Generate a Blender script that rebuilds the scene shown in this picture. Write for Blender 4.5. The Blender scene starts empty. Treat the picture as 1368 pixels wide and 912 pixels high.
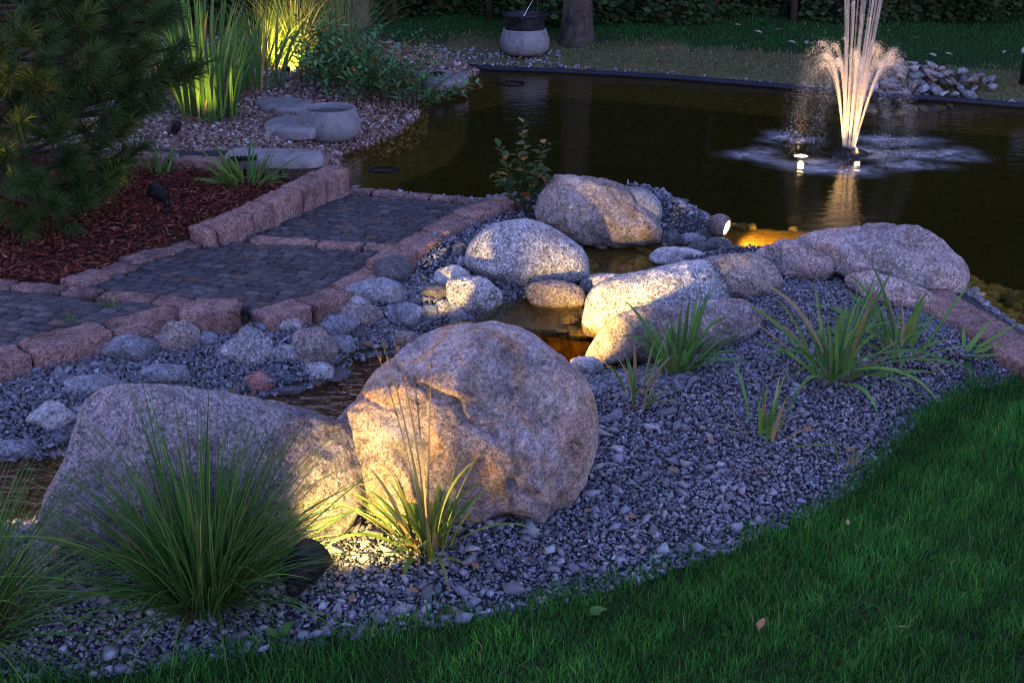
import bpy, bmesh, math, random
import numpy as np
from mathutils import Vector, Matrix, noise as mnoise
from mathutils.geometry import tessellate_polygon

# ------------------------------------------------------------------ camera
random.seed(7)
RNG = np.random.default_rng(7)
scene = bpy.context.scene
COL = scene.collection
F, HC, PIT = 1710.0, 1.75, math.radians(22.0)
CS, SN = math.cos(PIT), math.sin(PIT)
cam_data = bpy.data.cameras.new('camera')
cam_data.lens = 45.0; cam_data.sensor_width = 36.0
cam_data.clip_start = 0.05; cam_data.clip_end = 500
cam = bpy.data.objects.new('camera', cam_data); COL.objects.link(cam)
cam.location = (0, 0, HC); cam.rotation_euler = (math.radians(90) - PIT, 0, 0)
scene.camera = cam

# ------------------------------------------------------------------ dusk sky
SUN_EL, SUN_ROT = math.radians(4), math.radians(-25)
world = bpy.data.worlds.new('World'); scene.world = world; world.use_nodes = True
wn = world.node_tree; wn.nodes.clear()
sky = wn.nodes.new('ShaderNodeTexSky'); sky.sky_type = 'NISHITA'; sky.sun_disc = False
sky.sun_elevation = SUN_EL; sky.sun_rotation = SUN_ROT
sky.air_density = 1.0; sky.dust_density = 0.6; sky.ozone_density = 2.0
tint = wn.nodes.new('ShaderNodeMix'); tint.data_type = 'RGBA'; tint.blend_type = 'MULTIPLY'
tint.inputs[0].default_value = 1.0; tint.inputs[7].default_value = (1.40, 0.98, 1.50, 1)
bg = wn.nodes.new('ShaderNodeBackground'); bg.inputs[1].default_value = 0.15
wo = wn.nodes.new('ShaderNodeOutputWorld')
wn.links.new(sky.outputs[0], tint.inputs[6]); wn.links.new(tint.outputs[2], bg.inputs[0]); wn.links.new(bg.outputs[0], wo.inputs[0])

# last glow of the western sky: one very soft, weak sun
sd = bpy.data.lights.new('sun', 'SUN'); sd.energy = 0.10; sd.angle = math.radians(30); sd.color = (0.80, 0.74, 1.0)
sun = bpy.data.objects.new('sun', sd); COL.objects.link(sun)
sun.rotation_euler = (math.radians(-42), math.radians(-18), 0)

scene.view_settings.view_transform = 'Standard'; scene.view_settings.look = 'None'
scene.view_settings.gamma = 1.0; scene.view_settings.use_curve_mapping = False
scene.view_settings.exposure = 2.8
scene.cycles.use_denoising = True
scene.cycles.pixel_filter_type = 'BLACKMAN_HARRIS'; scene.cycles.filter_width = 1.0
scene.cycles.max_bounces = 8; scene.cycles.transparent_max_bounces = 24
scene.cycles.sample_clamp_indirect = 4.0
scene.cycles.caustics_reflective = False; scene.cycles.caustics_refractive = False

# ------------------------------------------------------------------ picture <-> place
def ray(px, py):
    u = (px - 684.0) / F; v = (456.0 - py) / F
    return Vector((u, CS + v * SN, -SN + v * CS))
def P(px, py, z=0.0):
    d = ray(px, py); t = (z - HC) / d.z
    return Vector((d.x * t, d.y * t, z))
def depth_of(p):
    return p.y * CS - (p.z - HC) * SN
def polyxy(pts, z):
    return np.array([[*P(x, y, z)[:2]] for x, y in pts])

# ------------------------------------------------------------------ object helpers
def tag(o, label=None, cat=None, group=None, kind=None):
    if label: o['label'] = label
    if cat: o['category'] = cat
    if group: o['group'] = group
    if kind: o['kind'] = kind
    return o
def link(name, me, mat=None, parent=None, loc=None):
    o = bpy.data.objects.new(name, me); COL.objects.link(o)
    if mat: me.materials.append(mat)
    if parent: o.parent = parent
    if loc is not None: o.location = loc
    return o
def empty(name, loc, label, cat, group=None):
    o = bpy.data.objects.new(name, None); COL.objects.link(o); o.location = loc
    o.empty_display_size = 0.05
    return tag(o, label, cat, group)

def np_mesh(name, V, faces, col=None, smooth=False):
    """faces: list of int arrays (n,k)"""
    me = bpy.data.meshes.new(name)
    V = np.asarray(V, dtype=np.float32)
    me.vertices.add(len(V)); me.vertices.foreach_set('co', V.ravel())
    loops = np.concatenate([f.ravel() for f in faces]).astype(np.int32)
    starts = []; s = 0
    for f in faces:
        n, k = f.shape
        starts.append(s + np.arange(n) * k); s += n * k
    starts = np.concatenate(starts).astype(np.int32)
    me.loops.add(len(loops)); me.loops.foreach_set('vertex_index', loops)
    me.polygons.add(len(starts)); me.polygons.foreach_set('loop_start', starts)
    me.update(calc_edges=True)
    if smooth: me.polygons.foreach_set('use_smooth', np.ones(len(starts), dtype=bool))
    if col is not None:
        a = me.color_attributes.new('col', 'FLOAT_COLOR', 'POINT')
        c = np.ones((len(V), 4), dtype=np.float32); c[:, :3] = col
        a.data.foreach_set('color', c.ravel())
    me.validate()
    return me

class MB:
    """collects blades, tubes and leaves into one mesh"""
    def __init__(s): s.v = []; s.c = []; s.q = []; s.t = []; s.n = 0
    def add(s, V, quads=None, tris=None, col=(1, 1, 1)):
        V = np.asarray(V, dtype=float); s.v.append(V)
        c = np.asarray(col, dtype=float)
        s.c.append(np.broadcast_to(c, (len(V), 3)))
        if quads is not None and len(quads): s.q.append(np.asarray(quads) + s.n)
        if tris is not None and len(tris): s.t.append(np.asarray(tris) + s.n)
        s.n += len(V)
    def build(s, name, mat, parent=None, loc=None, smooth=True):
        V = np.concatenate(s.v)
        fs = []
        if s.q: fs.append(np.concatenate(s.q))
        if s.t: fs.append(np.concatenate(s.t))
        if loc is not None and parent is None: V = V - np.array(loc)
        if parent is not None: V = V - np.array(parent.location)
        me = np_mesh(name, V, fs, np.concatenate(s.c), smooth)
        return link(name, me, mat, parent, loc if parent is None else None)

def tube(mb, pts, rad, n=6, col=(1, 1, 1), cap=True):
    pts = np.asarray(pts, float); m = len(pts)
    rad = np.broadcast_to(np.asarray(rad, float), (m,))
    T = np.gradient(pts, axis=0); T /= np.linalg.norm(T, axis=1)[:, None] + 1e-9
    ref = np.array([0, 0, 1.0]) if abs(T[0][2]) < 0.9 else np.array([1.0, 0, 0])
    A = np.cross(T, ref); A /= np.linalg.norm(A, axis=1)[:, None] + 1e-9
    B = np.cross(T, A)
    ang = np.arange(n) * 2 * math.pi / n
    V = (pts[:, None, :] + rad[:, None, None] * (A[:, None, :] * np.cos(ang)[None, :, None] + B[:, None, :] * np.sin(ang)[None, :, None])).reshape(-1, 3)
    q = []
    for i in range(m - 1):
        for j in range(n):
            q.append((i * n + j, i * n + (j + 1) % n, (i + 1) * n + (j + 1) % n, (i + 1) * n + j))
    tr = []
    if cap:
        V = np.vstack([V, pts[0], pts[-1]])
        for j in range(n):
            tr.append((m * n, (j + 1) % n, j)); tr.append((m * n + 1, (m - 1) * n + j, (m - 1) * n + (j + 1) % n))
    mb.add(V, q, tr, col)

def blade(mb, base, az, lean, length, width, droop, nseg=6, col=(1, 1, 1), tip=None, shape='grass', fold=0.25, twist=0.0):
    """a grass blade: starts at angle lean from vertical towards az, bends further by droop (radians)"""
    d = np.array([math.cos(az), math.sin(az), 0]); side0 = np.array([-math.sin(az), math.cos(az), 0])
    p = np.array(base, float); ds = length / nseg
    ctr = [p.copy()]; ang = lean; dirs = []
    for i in range(nseg):
        ang = lean + droop * ((i + 0.5) / nseg) ** 1.6
        t = d * math.sin(ang) + np.array([0, 0, math.cos(ang)])
        dirs.append(t); p = p + t * ds; ctr.append(p.copy())
    dirs.append(dirs[-1])
    V = []; C = []
    c0 = np.asarray(col); c1 = np.asarray(tip) if tip is not None else c0
    for i in range(nseg + 1):
        s = i / nseg
        if shape == 'grass': w = width * (0.65 + 0.35 * min(1, s * 4)) * (1 - s ** 2.2)
        elif shape == 'sword': w = width * (0.55 + 0.45 * min(1, s * 2.5)) * (1 - s ** 4)
        else: w = width * max(0.04, math.sin(math.pi * min(1, s * 0.97 + 0.03)) ** 0.8)
        tw = twist * s
        side = side0 * math.cos(tw) + np.cross(dirs[i], side0) * math.sin(tw)
        nrm = np.cross(side, dirs[i])
        V += [ctr[i] - side * w / 2, ctr[i] + nrm * (-fold * w / 2), ctr[i] + side * w / 2]
        C += [c0 * (1 - s) + c1 * s] * 3
    q = []
    for i in range(nseg):
        a = i * 3
        q += [(a, a + 1, a + 4, a + 3), (a + 1, a + 2, a + 5, a + 4)]
    mb.add(V, q, None, np.array(C))
    return ctr

def leaf(mb, base, direc, length, width, sag=0.3, col=(1, 1, 1), nseg=4, roll=0.0):
    """an ovate / lance leaf along direc"""
    d = np.array(direc, float); d /= np.linalg.norm(d) + 1e-9
    side = np.cross(d, [0, 0, 1.0]); ns = np.linalg.norm(side)
    side = side / ns if ns > 1e-3 else np.array([1.0, 0, 0])
    up = np.cross(side, d)
    side, up = side * math.cos(roll) + up * math.sin(roll), up * math.cos(roll) - side * math.sin(roll)
    V = []
    for i in range(nseg + 1):
        s = i / nseg
        c = np.array(base) + d * length * s - np.array([0, 0, 1.0]) * sag * length * s * s
        w = width * max(0.05, math.sin(math.pi * (s ** 0.8)) )
        V += [c - side * w / 2 + up * w * 0.12, c, c + side * w / 2 + up * w * 0.12]
    q = []
    for i in range(nseg):
        a = i * 3; q += [(a, a + 1, a + 4, a + 3), (a + 1, a + 2, a + 5, a + 4)]
    mb.add(V, q, None, col)

def lathe(mb, prof, n=24, M=None, col=(1, 1, 1)):
    """prof: (r, z) list, turned about local z, then placed by matrix M"""
    V = []; q = []
    for r, z in prof:
        for j in range(n):
            a = 2 * math.pi * j / n; V.append((r * math.cos(a), r * math.sin(a), z))
    for i in range(len(prof) - 1):
        for j in range(n):
            q.append((i * n + j, i * n + (j + 1) % n, (i + 1) * n + (j + 1) % n, (i + 1) * n + j))
    V = np.array(V)
    if M is not None: V = V @ np.array(M.to_3x3()).T + np.array(M.translation)
    mb.add(V, q, None, col)

def frame_to(loc, axis):
    """matrix whose local +z looks along axis"""
    M = Vector(axis).normalized().to_track_quat('Z', 'Y').to_matrix().to_4x4(); M.translation = Vector(loc); return M

# ------------------------------------------------------------------ materials
def new_mat(name):
    m = bpy.data.materials.new(name); m.use_nodes = True
    return m, m.node_tree.nodes, m.node_tree.links, m.node_tree.nodes['Principled BSDF']
def nd(N, t, **k):
    n = N.new(t)
    for a, b in k.items(): setattr(n, a, b)
    return n
def noise_node(N, L, scale, detail=6, rough=0.55, coord=None, dist=0.0):
    t = nd(N, 'ShaderNodeTexNoise'); t.inputs['Scale'].default_value = scale; t.inputs['Detail'].default_value = detail
    t.inputs['Roughness'].default_value = rough; t.inputs['Distortion'].default_value = dist
    if coord is not None: L.new(coord, t.inputs['Vector'])
    return t
def ramp(N, L, src, stops):
    r = nd(N, 'ShaderNodeValToRGB'); e = r.color_ramp.elements
    while len(e) < len(stops): e.new(0.5)
    for i, (p, c) in enumerate(stops):
        e[i].position = p; e[i].color = (*c, 1) if len(c) == 3 else c
    L.new(src, r.inputs[0]); return r
def mixc(N, L, fac, a, b, mode='MIX'):
    m = nd(N, 'ShaderNodeMix', data_type='RGBA', blend_type=mode)
    for s, i in ((fac, 0), (a, 6), (b, 7)):
        if isinstance(s, (int, float)): m.inputs[i].default_value = s
        elif isinstance(s, tuple): m.inputs[i].default_value = (*s, 1)
        else: L.new(s, m.inputs[i])
    return m.outputs[2]

def granite(name, base, second, patch, patch_amt=0.5, speck=0.7, bump=0.6, seed=0.0, rough=0.85, vein=0.0, grain=1.0, ochre=None):
    m, N, L, B = new_mat(name)
    tc = nd(N, 'ShaderNodeTexCoord'); mp = nd(N, 'ShaderNodeMapping'); mp.inputs['Location'].default_value = (seed, seed * 1.7, -seed)
    oi = nd(N, 'ShaderNodeObjectInfo')
    va = nd(N, 'ShaderNodeVectorMath', operation='SCALE'); L.new(tc.outputs['Object'], mp.inputs[0])
    va2 = nd(N, 'ShaderNodeVectorMath', operation='ADD'); L.new(mp.outputs[0], va2.inputs[0])
    L.new(oi.outputs['Random'], va.inputs['Scale']); va.inputs[0].default_value = (17, 31, 23); L.new(va.outputs[0], va2.inputs[1])
    co = va2.outputs[0]
    big = noise_node(N, L, 5.5, 5, 0.6, co, 0.8)
    c = mixc(N, L, ramp(N, L, big.outputs[0], [(0.44, (0, 0, 0)), (0.56, (1, 1, 1))]).outputs[0], base, second)
    pn = noise_node(N, L, 7.0, 4, 0.6, mp.outputs[0], 1.2)
    pf = ramp(N, L, pn.outputs[0], [(0.50, (0, 0, 0)), (0.64, (patch_amt,) * 3)])
    c = mixc(N, L, pf.outputs[0], c, patch)
    if ochre:
        on = noise_node(N, L, 4.2, 5, 0.65, co, 1.6)
        of = ramp(N, L, on.outputs[0], [(0.53, (0, 0, 0)), (0.66, (0.75,) * 3)])
        c = mixc(N, L, of.outputs[0], c, ochre)
    mo = noise_node(N, L, 21, 5, 0.7, co, 0.7)
    c = mixc(N, L, 1.0, c, ramp(N, L, mo.outputs[0], [(0.36, (0.68,) * 3), (0.50, (1.0,) * 3), (0.64, (1.25,) * 3)]).outputs[0], 'MULTIPLY')
    # crystals: bright and dark grains
    g1 = noise_node(N, L, 85 * grain, 4, 0.75, co)
    gf = ramp(N, L, g1.outputs[0], [(0.36, (0.45,) * 3), (0.46, (0.85,) * 3), (0.53, (1.05,) * 3), (0.64, (1.5,) * 3)])
    c2 = mixc(N, L, speck, c, gf.outputs[0], 'MULTIPLY')
    g2 = noise_node(N, L, 260 * grain, 2, 0.6, co)
    gf2 = ramp(N, L, g2.outputs[0], [(0.38, (0.25,) * 3), (0.5, (1.0,) * 3), (0.62, (1.7,) * 3)])
    c3 = mixc(N, L, speck * 0.8, c2, gf2.outputs[0], 'MULTIPLY')
    vo = nd(N, 'ShaderNodeTexVoronoi'); vo.inputs['Scale'].default_value = 150 * grain; L.new(co, vo.inputs['Vector'])
    sp = nd(N, 'ShaderNodeSeparateColor'); L.new(vo.outputs['Color'], sp.inputs[0])
    cr = ramp(N, L, sp.outputs[0], [(0.0, (0.28,) * 3), (0.14, (0.42,) * 3), (0.19, (0.94,) * 3), (0.80, (1.05,) * 3), (0.85, (1.45,) * 3)]); cr.color_ramp.interpolation = 'LINEAR'
    c3 = mixc(N, L, speck, c3, cr.outputs[0], 'MULTIPLY')
    vh = None
    if vein > 0:
        w = nd(N, 'ShaderNodeTexWave'); w.inputs['Scale'].default_value = 2.2; w.inputs['Distortion'].default_value = 9
        w.inputs['Detail'].default_value = 4; w.inputs['Detail Scale'].default_value = 1.6; L.new(co, w.inputs['Vector'])
        vf = ramp(N, L, w.outputs[0], [(0.0, (vein,) * 3), (0.035, (0, 0, 0))])
        c3 = mixc(N, L, vf.outputs[0], c3, (0.06, 0.05, 0.055)); vh = vf
    st = noise_node(N, L, 2.6, 6, 0.7, co)
    c3 = mixc(N, L, 1.0, c3, ramp(N, L, st.outputs[0], [(0.36, (0.50,) * 3), (0.50, (0.95,) * 3), (0.62, (1.12,) * 3)]).outputs[0], 'MULTIPLY')
    L.new(c3, B.inputs['Base Color']); B.inputs['Roughness'].default_value = rough
    B.inputs['Specular IOR Level'].default_value = 0.15
    b1 = nd(N, 'ShaderNodeBump'); b1.inputs['Strength'].default_value = bump; b1.inputs['Distance'].default_value = 0.022
    bn = noise_node(N, L, 34, 8, 0.72, co); L.new(bn.outputs[0], b1.inputs['Height'])
    b2 = nd(N, 'ShaderNodeBump'); b2.inputs['Strength'].default_value = bump * 0.8; b2.inputs['Distance'].default_value = 0.006
    L.new(g1.outputs[0], b2.inputs['Height']); L.new(b1.outputs[0], b2.inputs['Normal'])
    b0 = nd(N, 'ShaderNodeBump'); b0.inputs['Strength'].default_value = min(1, bump * 1.3); b0.inputs['Distance'].default_value = 0.05
    bn0 = noise_node(N, L, 11, 7, 0.62, co, 0.6); L.new(bn0.outputs[0], b0.inputs['Height']); L.new(b0.outputs[0], b1.inputs['Normal'])
    if vh is not None:
        bv = nd(N, 'ShaderNodeBump', invert=True); bv.inputs['Strength'].default_value = 0.8; bv.inputs['Distance'].default_value = 0.006
        L.new(vh.outputs[0], bv.inputs['Height']); L.new(bv.outputs[0], b0.inputs['Normal'])
    L.new(b2.outputs[0], B.inputs['Normal'])
    return m

def attr_mat(name, rough=0.9, bump=0.4, bscale=120.0, var=0.35, spec=0.25, transl=0.0, vscale=60.0):
    m, N, L, B = new_mat(name)
    a = nd(N, 'ShaderNodeAttribute'); a.attribute_name = 'col'
    tc = nd(N, 'ShaderNodeTexCoord')
    n = noise_node(N, L, vscale, 5, 0.65, tc.outputs['Object'])
    f = ramp(N, L, n.outputs[0], [(0.3, (1 - var,) * 3), (0.7, (1 + var,) * 3)])
    c = mixc(N, L, 1.0, a.outputs['Color'], f.outputs[0], 'MULTIPLY')
    L.new(c, B.inputs['Base Color']); B.inputs['Roughness'].default_value = rough
    B.inputs['Specular IOR Level'].default_value = spec
    if bump > 0:
        b = nd(N, 'ShaderNodeBump'); b.inputs['Strength'].default_value = bump; b.inputs['Distance'].default_value = 0.004
        n2 = noise_node(N, L, bscale, 5, 0.7, tc.outputs['Object']); L.new(n2.outputs[0], b.inputs['Height']); L.new(b.outputs[0], B.inputs['Normal'])
    if transl > 0:
        t = nd(N, 'ShaderNodeBsdfTranslucent'); L.new(c, t.inputs[0])
        ms = nd(N, 'ShaderNodeMixShader'); ms.inputs[0].default_value = transl
        L.new(B.outputs[0], ms.inputs[1]); L.new(t.outputs[0], ms.inputs[2])
        L.new(ms.outputs[0], N['Material Output'].inputs[0])
    return m

def plain(name, col, rough=0.6, metal=0.0, spec=0.4, bump=0.0, bscale=200, var=0.2):
    m, N, L, B = new_mat(name)
    tc = nd(N, 'ShaderNodeTexCoord'); n = noise_node(N, L, 25, 6, 0.7, tc.outputs['Object'])
    f = ramp(N, L, n.outputs[0], [(0.3, tuple(x * (1 - var) for x in col)), (0.7, tuple(x * (1 + var) for x in col))])
    sn = noise_node(N, L, 6.5, 7, 0.72, tc.outputs['Object'], 0.6)
    sc_ = mixc(N, L, 1.0, f.outputs[0], ramp(N, L, sn.outputs[0], [(0.36, (1 - var * 1.7,) * 3), (0.52, (1.0,) * 3), (0.66, (1 + var * .5,) * 3)]).outputs[0], 'MULTIPLY')
    L.new(sc_, B.inputs['Base Color'])
    B.inputs['Roughness'].default_value = rough; B.inputs['Metallic'].default_value = metal; B.inputs['Specular IOR Level'].default_value = spec
    if bump:
        b = nd(N, 'ShaderNodeBump'); b.inputs['Strength'].default_value = bump; b.inputs['Distance'].default_value = 0.004
        n2 = noise_node(N, L, bscale, 5, 0.7, tc.outputs['Object']); L.new(n2.outputs[0], b.inputs['Height']); L.new(b.outputs[0], B.inputs['Normal'])
    return m
def glow(name, col, strength):
    m, N, L, B = new_mat(name)
    B.inputs['Base Color'].default_value = (0.8, 0.7, 0.5, 1)
    B.inputs['Emission Color'].default_value = (*col, 1); B.inputs['Emission Strength'].default_value = strength
    return m

def water_mat(name, tintc, bump=0.15, scale=(9, 22, 9), rough=0.04, streak=0.0, refl=1.0):
    m, N, L, B = new_mat(name); N.remove(B)
    tc = nd(N, 'ShaderNodeTexCoord'); mp = nd(N, 'ShaderNodeMapping'); mp.inputs['Scale'].default_value = scale
    L.new(tc.outputs['Object'], mp.inputs[0])
    n = noise_node(N, L, 1.0, 4, 0.5, mp.outputs[0], 0.3)
    bp = nd(N, 'ShaderNodeBump'); bp.inputs['Strength'].default_value = bump; bp.inputs['Distance'].default_value = 0.02
    L.new(n.outputs[0], bp.inputs['Height'])
    g = nd(N, 'ShaderNodeBsdfGlossy'); g.inputs['Roughness'].default_value = rough; L.new(bp.outputs[0], g.inputs['Normal'])
    t = nd(N, 'ShaderNodeBsdfTransparent')
    if streak > 0:
        f = ramp(N, L, n.outputs[0], [(0.35, tuple(x * (1 - streak) for x in tintc)), (0.65, tintc)]); L.new(f.outputs[0], t.inputs[0])
    else: t.inputs[0].default_value = (*tintc, 1)
    fr = nd(N, 'ShaderNodeFresnel'); fr.inputs[0].default_value = 1.33; L.new(bp.outputs[0], fr.inputs['Normal'])
    fm = nd(N, 'ShaderNodeMath', operation='MULTIPLY'); L.new(fr.outputs[0], fm.inputs[0])
    ge = nd(N, 'ShaderNodeNewGeometry'); f2 = nd(N, 'ShaderNodeMath', operation='MULTIPLY_ADD'); L.new(ge.outputs['Backfacing'], f2.inputs[0]); f2.inputs[1].default_value = -refl * .95; f2.inputs[2].default_value = refl; L.new(f2.outputs[0], fm.inputs[1])
    ms = nd(N, 'ShaderNodeMixShader'); L.new(fm.outputs[0], ms.inputs[0]); L.new(t.outputs[0], ms.inputs[1]); L.new(g.outputs[0], ms.inputs[2])
    L.new(ms.outputs[0], N['Material Output'].inputs[0])
    return m

M_GROUND = attr_mat('ground_material', 0.95, 0.9, 60, 0.45, 0.05, vscale=25)
M_GRAVEL = attr_mat('gravel_stone', 0.85, 0.35, 180, 0.3, 0.15)
M_BARK = attr_mat('bark_mulch', 0.85, 0.5, 150, 0.35, 0.08)
M_GRASS = attr_mat('grass_blade', 0.6, 0.0, var=0.2, spec=0.10, transl=0.3, vscale=12)
M_LEAF = attr_mat('plant_leaf', 0.5, 0.0, var=0.2, spec=0.14, transl=0.3, vscale=30)
M_NEEDLE = attr_mat('pine_needle', 0.6, 0.0, var=0.2, spec=0.08, transl=0.15, vscale=20)
M_HEDGE = attr_mat('hedge_leaf', 0.7, 0.0, var=0.4, spec=0.05, transl=0.15, vscale=3)
M_SETT = attr_mat('basalt_sett', 0.75, 0.6, 140, 0.35, 0.2)
M_PINK = granite('pink_granite', (0.27, 0.16, 0.135), (0.22, 0.145, 0.13), (0.33, 0.19, 0.15), 0.5, 0.65, 0.55, 3.0)
M_TRUNK = plain('tree_bark', (0.045, 0.036, 0.028), 0.95, bump=1.0, bscale=40, var=0.5)
M_TWIG = plain('pine_twig', (0.045, 0.028, 0.018), 0.9, bump=0.8, bscale=150, var=0.4)
M_CONC = plain('cast_stone', (0.17, 0.172, 0.185), 0.85, bump=0.8, bscale=160, var=0.22)
M_SLAB = plain('stone_slab', (0.185, 0.18, 0.18), 0.85, bump=0.8, bscale=90, var=0.25)
M_BLACK = plain('black_plastic', (0.010, 0.010, 0.012), 0.45, spec=0.12, bump=0.1)
M_TUB = plain('scuffed_tub_plastic', (0.020, 0.020, 0.026), 0.55, spec=0.15, bump=0.2, var=0.5)
M_WIRE = plain('galvanised_wire', (0.5, 0.5, 0.52), 0.35, 0.9)
M_LINER = plain('pond_liner', (0.016, 0.018, 0.032), 0.5, spec=0.2, bump=0.4, bscale=30)

# ------------------------------------------------------------------ zones of the ground
WP, WL = -0.12, -0.23           # pond and lower stream levels
POND = polyxy([(452, 214), (458, 252), (545, 260), (640, 268), (690, 258), (740, 262), (850, 262), (910, 272), (948, 290), (966, 312),
               (940, 322), (880, 325), (780, 328), (760, 345), (700, 396), (664, 408), (630, 428), (600, 431), (620, 436), (700, 438), (760, 446), (790, 448), (800, 425), (805, 390),
               (850, 372), (940, 345), (1010, 345), (1060, 332), (1100, 330), (1200, 345), (1290, 385), (1368, 440), (1500, 520), (1900, 700), (2400, 300),
               (1900, 190), (1368, 140), (1200, 128), (1080, 118), (900, 101), (740, 92), (640, 92), (628, 104), (560, 118), (556, 155), (530, 180), (480, 197), (455, 206)], WP)
LOWER = polyxy([(800, 500), (800, 462), (720, 458), (600, 452), (565, 456), (520, 470), (468, 476), (440, 502), (405, 517), (335, 528), (250, 545), (120, 590), (70, 606),
                (-20, 614), (-400, 650), (-400, 790), (-20, 712), (80, 700), (160, 665), (300, 640), (450, 590), (560, 550), (700, 510)], WL)
PATHPTS = [(-220, 372, 0), (100, 372, -.005), (150, 345, -.01), (285, 305, -.035), (362, 272, -.055), (456, 250, -.11), (545, 259, -.11), (642, 267, -.105), (684, 264, .02), (640, 279, .02), (590, 303, .018), (548, 326, .016), (505, 349, .01), (460, 376, 0), (340, 418, 0), (210, 430, 0), (60, 462, 0), (-220, 520, 0)]
PATH = np.array([[*P(x, y, z)[:2]] for x, y, z in PATHPTS])
MULCH = polyxy([(-400, 374), (100, 372), (150, 345), (285, 305), (362, 272), (450, 222), (330, 216), (215, 212), (-100, 205), (-500, 205)], 0)
BEACH = polyxy([(215, 210), (450, 214), (475, 200), (540, 182), (570, 155), (570, 112), (650, 95), (640, 80), (540, 66), (400, 40), (250, 40), (-100, 60), (-300, 120), (-300, 205)], -.03)
LAWN = polyxy([(-700, 905), (0, 893), (130, 886), (330, 863), (450, 846), (620, 823), (740, 796), (850, 766), (950, 729), (1050, 686), (1130, 641), (1180, 590), (1225, 543), (1290, 513), (1368, 503), (1700, 500),
               (2600, 700), (2600, 1800), (-900, 1800)], 0.0)
BANK_Y = 9.2

def inside(X, Y, poly):
    r = np.zeros(X.shape, bool); n = len(poly)
    for i in range(n):
        x0, y0 = poly[i]; x1, y1 = poly[(i + 1) % n]
        c = (y0 > Y) != (y1 > Y)
        with np.errstate(divide='ignore', invalid='ignore'):
            xi = (x1 - x0) * (Y - y0) / (y1 - y0 + 1e-12) + x0
        r ^= c & (X < xi)
    return r
def sdist(X, Y, poly):
    d = np.full(X.shape, 1e9); n = len(poly)
    for i in range(n):
        x0, y0 = poly[i]; x1, y1 = poly[(i + 1) % n]
        ex, ey = x1 - x0, y1 - y0; l2 = ex * ex + ey * ey + 1e-12
        t = np.clip(((X - x0) * ex + (Y - y0) * ey) / l2, 0, 1)
        d = np.minimum(d, np.hypot(X - x0 - t * ex, Y - y0 - t * ey))
    return np.where(inside(X, Y, poly), -d, d)
GLOW_SHELF = P(1040, 319, WP)  # centre of an added shallow shelf that catches the round lamp
EDGE = polyxy([(1245, 380), (1300, 425), (1345, 455), (1390, 484), (1500, 550), (1650, 650), (2000, 900), (2100, 700), (1500, 500), (1368, 432), (1290, 375)], 0.03)
PA, PB = P(60, 462, 0), P(545, 260, -.11)
PDIR = np.array([PB.x - PA.x, PB.y - PA.y]); PLEN = np.linalg.norm(PDIR); PDIR = PDIR / PLEN
def path_z(X, Y):
    s = np.clip(((X - PA.x) * PDIR[0] + (Y - PA.y) * PDIR[1]) / PLEN, 0, 1.15)
    return -0.115 * np.clip((s - 0.12) / 0.88, 0, 1.1) ** 0.9
def smooth2(X, Y, s, o=0.0):
    return (np.sin(X * s + o) * np.cos(Y * s * 1.13 + 1.7 + o) + 0.5 * np.sin(X * s * 2.3 - Y * s * 1.9 + o))
def height(X, Y, full=False):
    X = np.asarray(X, float); Y = np.asarray(Y, float)
    dp, dl = sdist(X, Y, POND), sdist(X, Y, LOWER)
    h = np.full(X.shape, 0.015) + 0.008 * smooth2(X, Y, 5.0)
    # gravel mound in front of the right-hand boulders
    h = h + 0.05 * np.exp(-(((X - 0.75) / 0.7) ** 2 + ((Y - 4.5) / 0.6) ** 2))
    ilawn = inside(X, Y, LAWN); far = Y > 8.2
    h = np.where(ilawn, 0.0 + 0.012 * smooth2(X, Y, 2.0), h)
    dla = sdist(X, Y, LAWN); wla = np.clip(dla / 0.16, 0, 1); h = np.where(Y < 5.5, h * wla + (0.012 * smooth2(X, Y, 2.0)) * (1 - wla), h)
    h = np.where(far, 0.0 + np.clip((Y - 9.5) * 0.03, 0, 0.12) + 0.01 * smooth2(X, Y, 1.2), h)
    im = inside(X, Y, MULCH); ib = inside(X, Y, BEACH)
    h = np.where(im, -0.02 + 0.02 * smooth2(X, Y, 4.0) * 0.5, h)
    h = np.where(ib, 0.0 + 0.006 * smooth2(X, Y, 4.0), h)
    # the slope from the paving down to the stream
    sl_p = np.where(far | ib, 0.25, np.where((X < 0.6) & (Y > 4.5), 0.22, 0.55)); 
    prof_p = np.where(dp < 0, WP - np.minimum(0.45, 0.05 * np.minimum(1, -dp / 0.05) + np.where((X > 0.9) & (Y < 5.4), 0.17, 0.35) * np.maximum(0, -dp - 0.02)), WP + sl_p * dp)
    prof_l = np.where(dl < 0, WL - np.minimum(0.10, 0.5 * -dl), WL + 0.02 + 0.34 * dl)
    h = np.minimum(h, prof_p); h = np.minimum(h, prof_l)
    dpa = sdist(X, Y, PATH)
    lf = (~im) & (~ib) & (~ilawn) & (Y < 6.5) & (X < 0.35) & (dl > 0) & (dp > 0)
    h = np.where(lf, np.maximum(h, np.minimum(np.minimum(-0.055 - 0.18 * dpa, WL + 0.02 + 0.8 * dl), WP + 0.01 + 0.7 * dp)), h)
    shelf = np.hypot(X - GLOW_SHELF.x, (Y - GLOW_SHELF.y) * 1.3) < 0.42
    h = np.where(shelf & (dp < 0), np.maximum(h, WP - 0.045), h)
    # the gravel bank by the round lamp stays above the water
    ip = inside(X, Y, PATH)
    h = np.where(ip, path_z(X, Y) - 0.035, h)
    if full: return h, dp, dl, ilawn, im, ib, ip
    return h
def hz(x, y): return float(height(np.array([x]), np.array([y]))[0])
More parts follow.
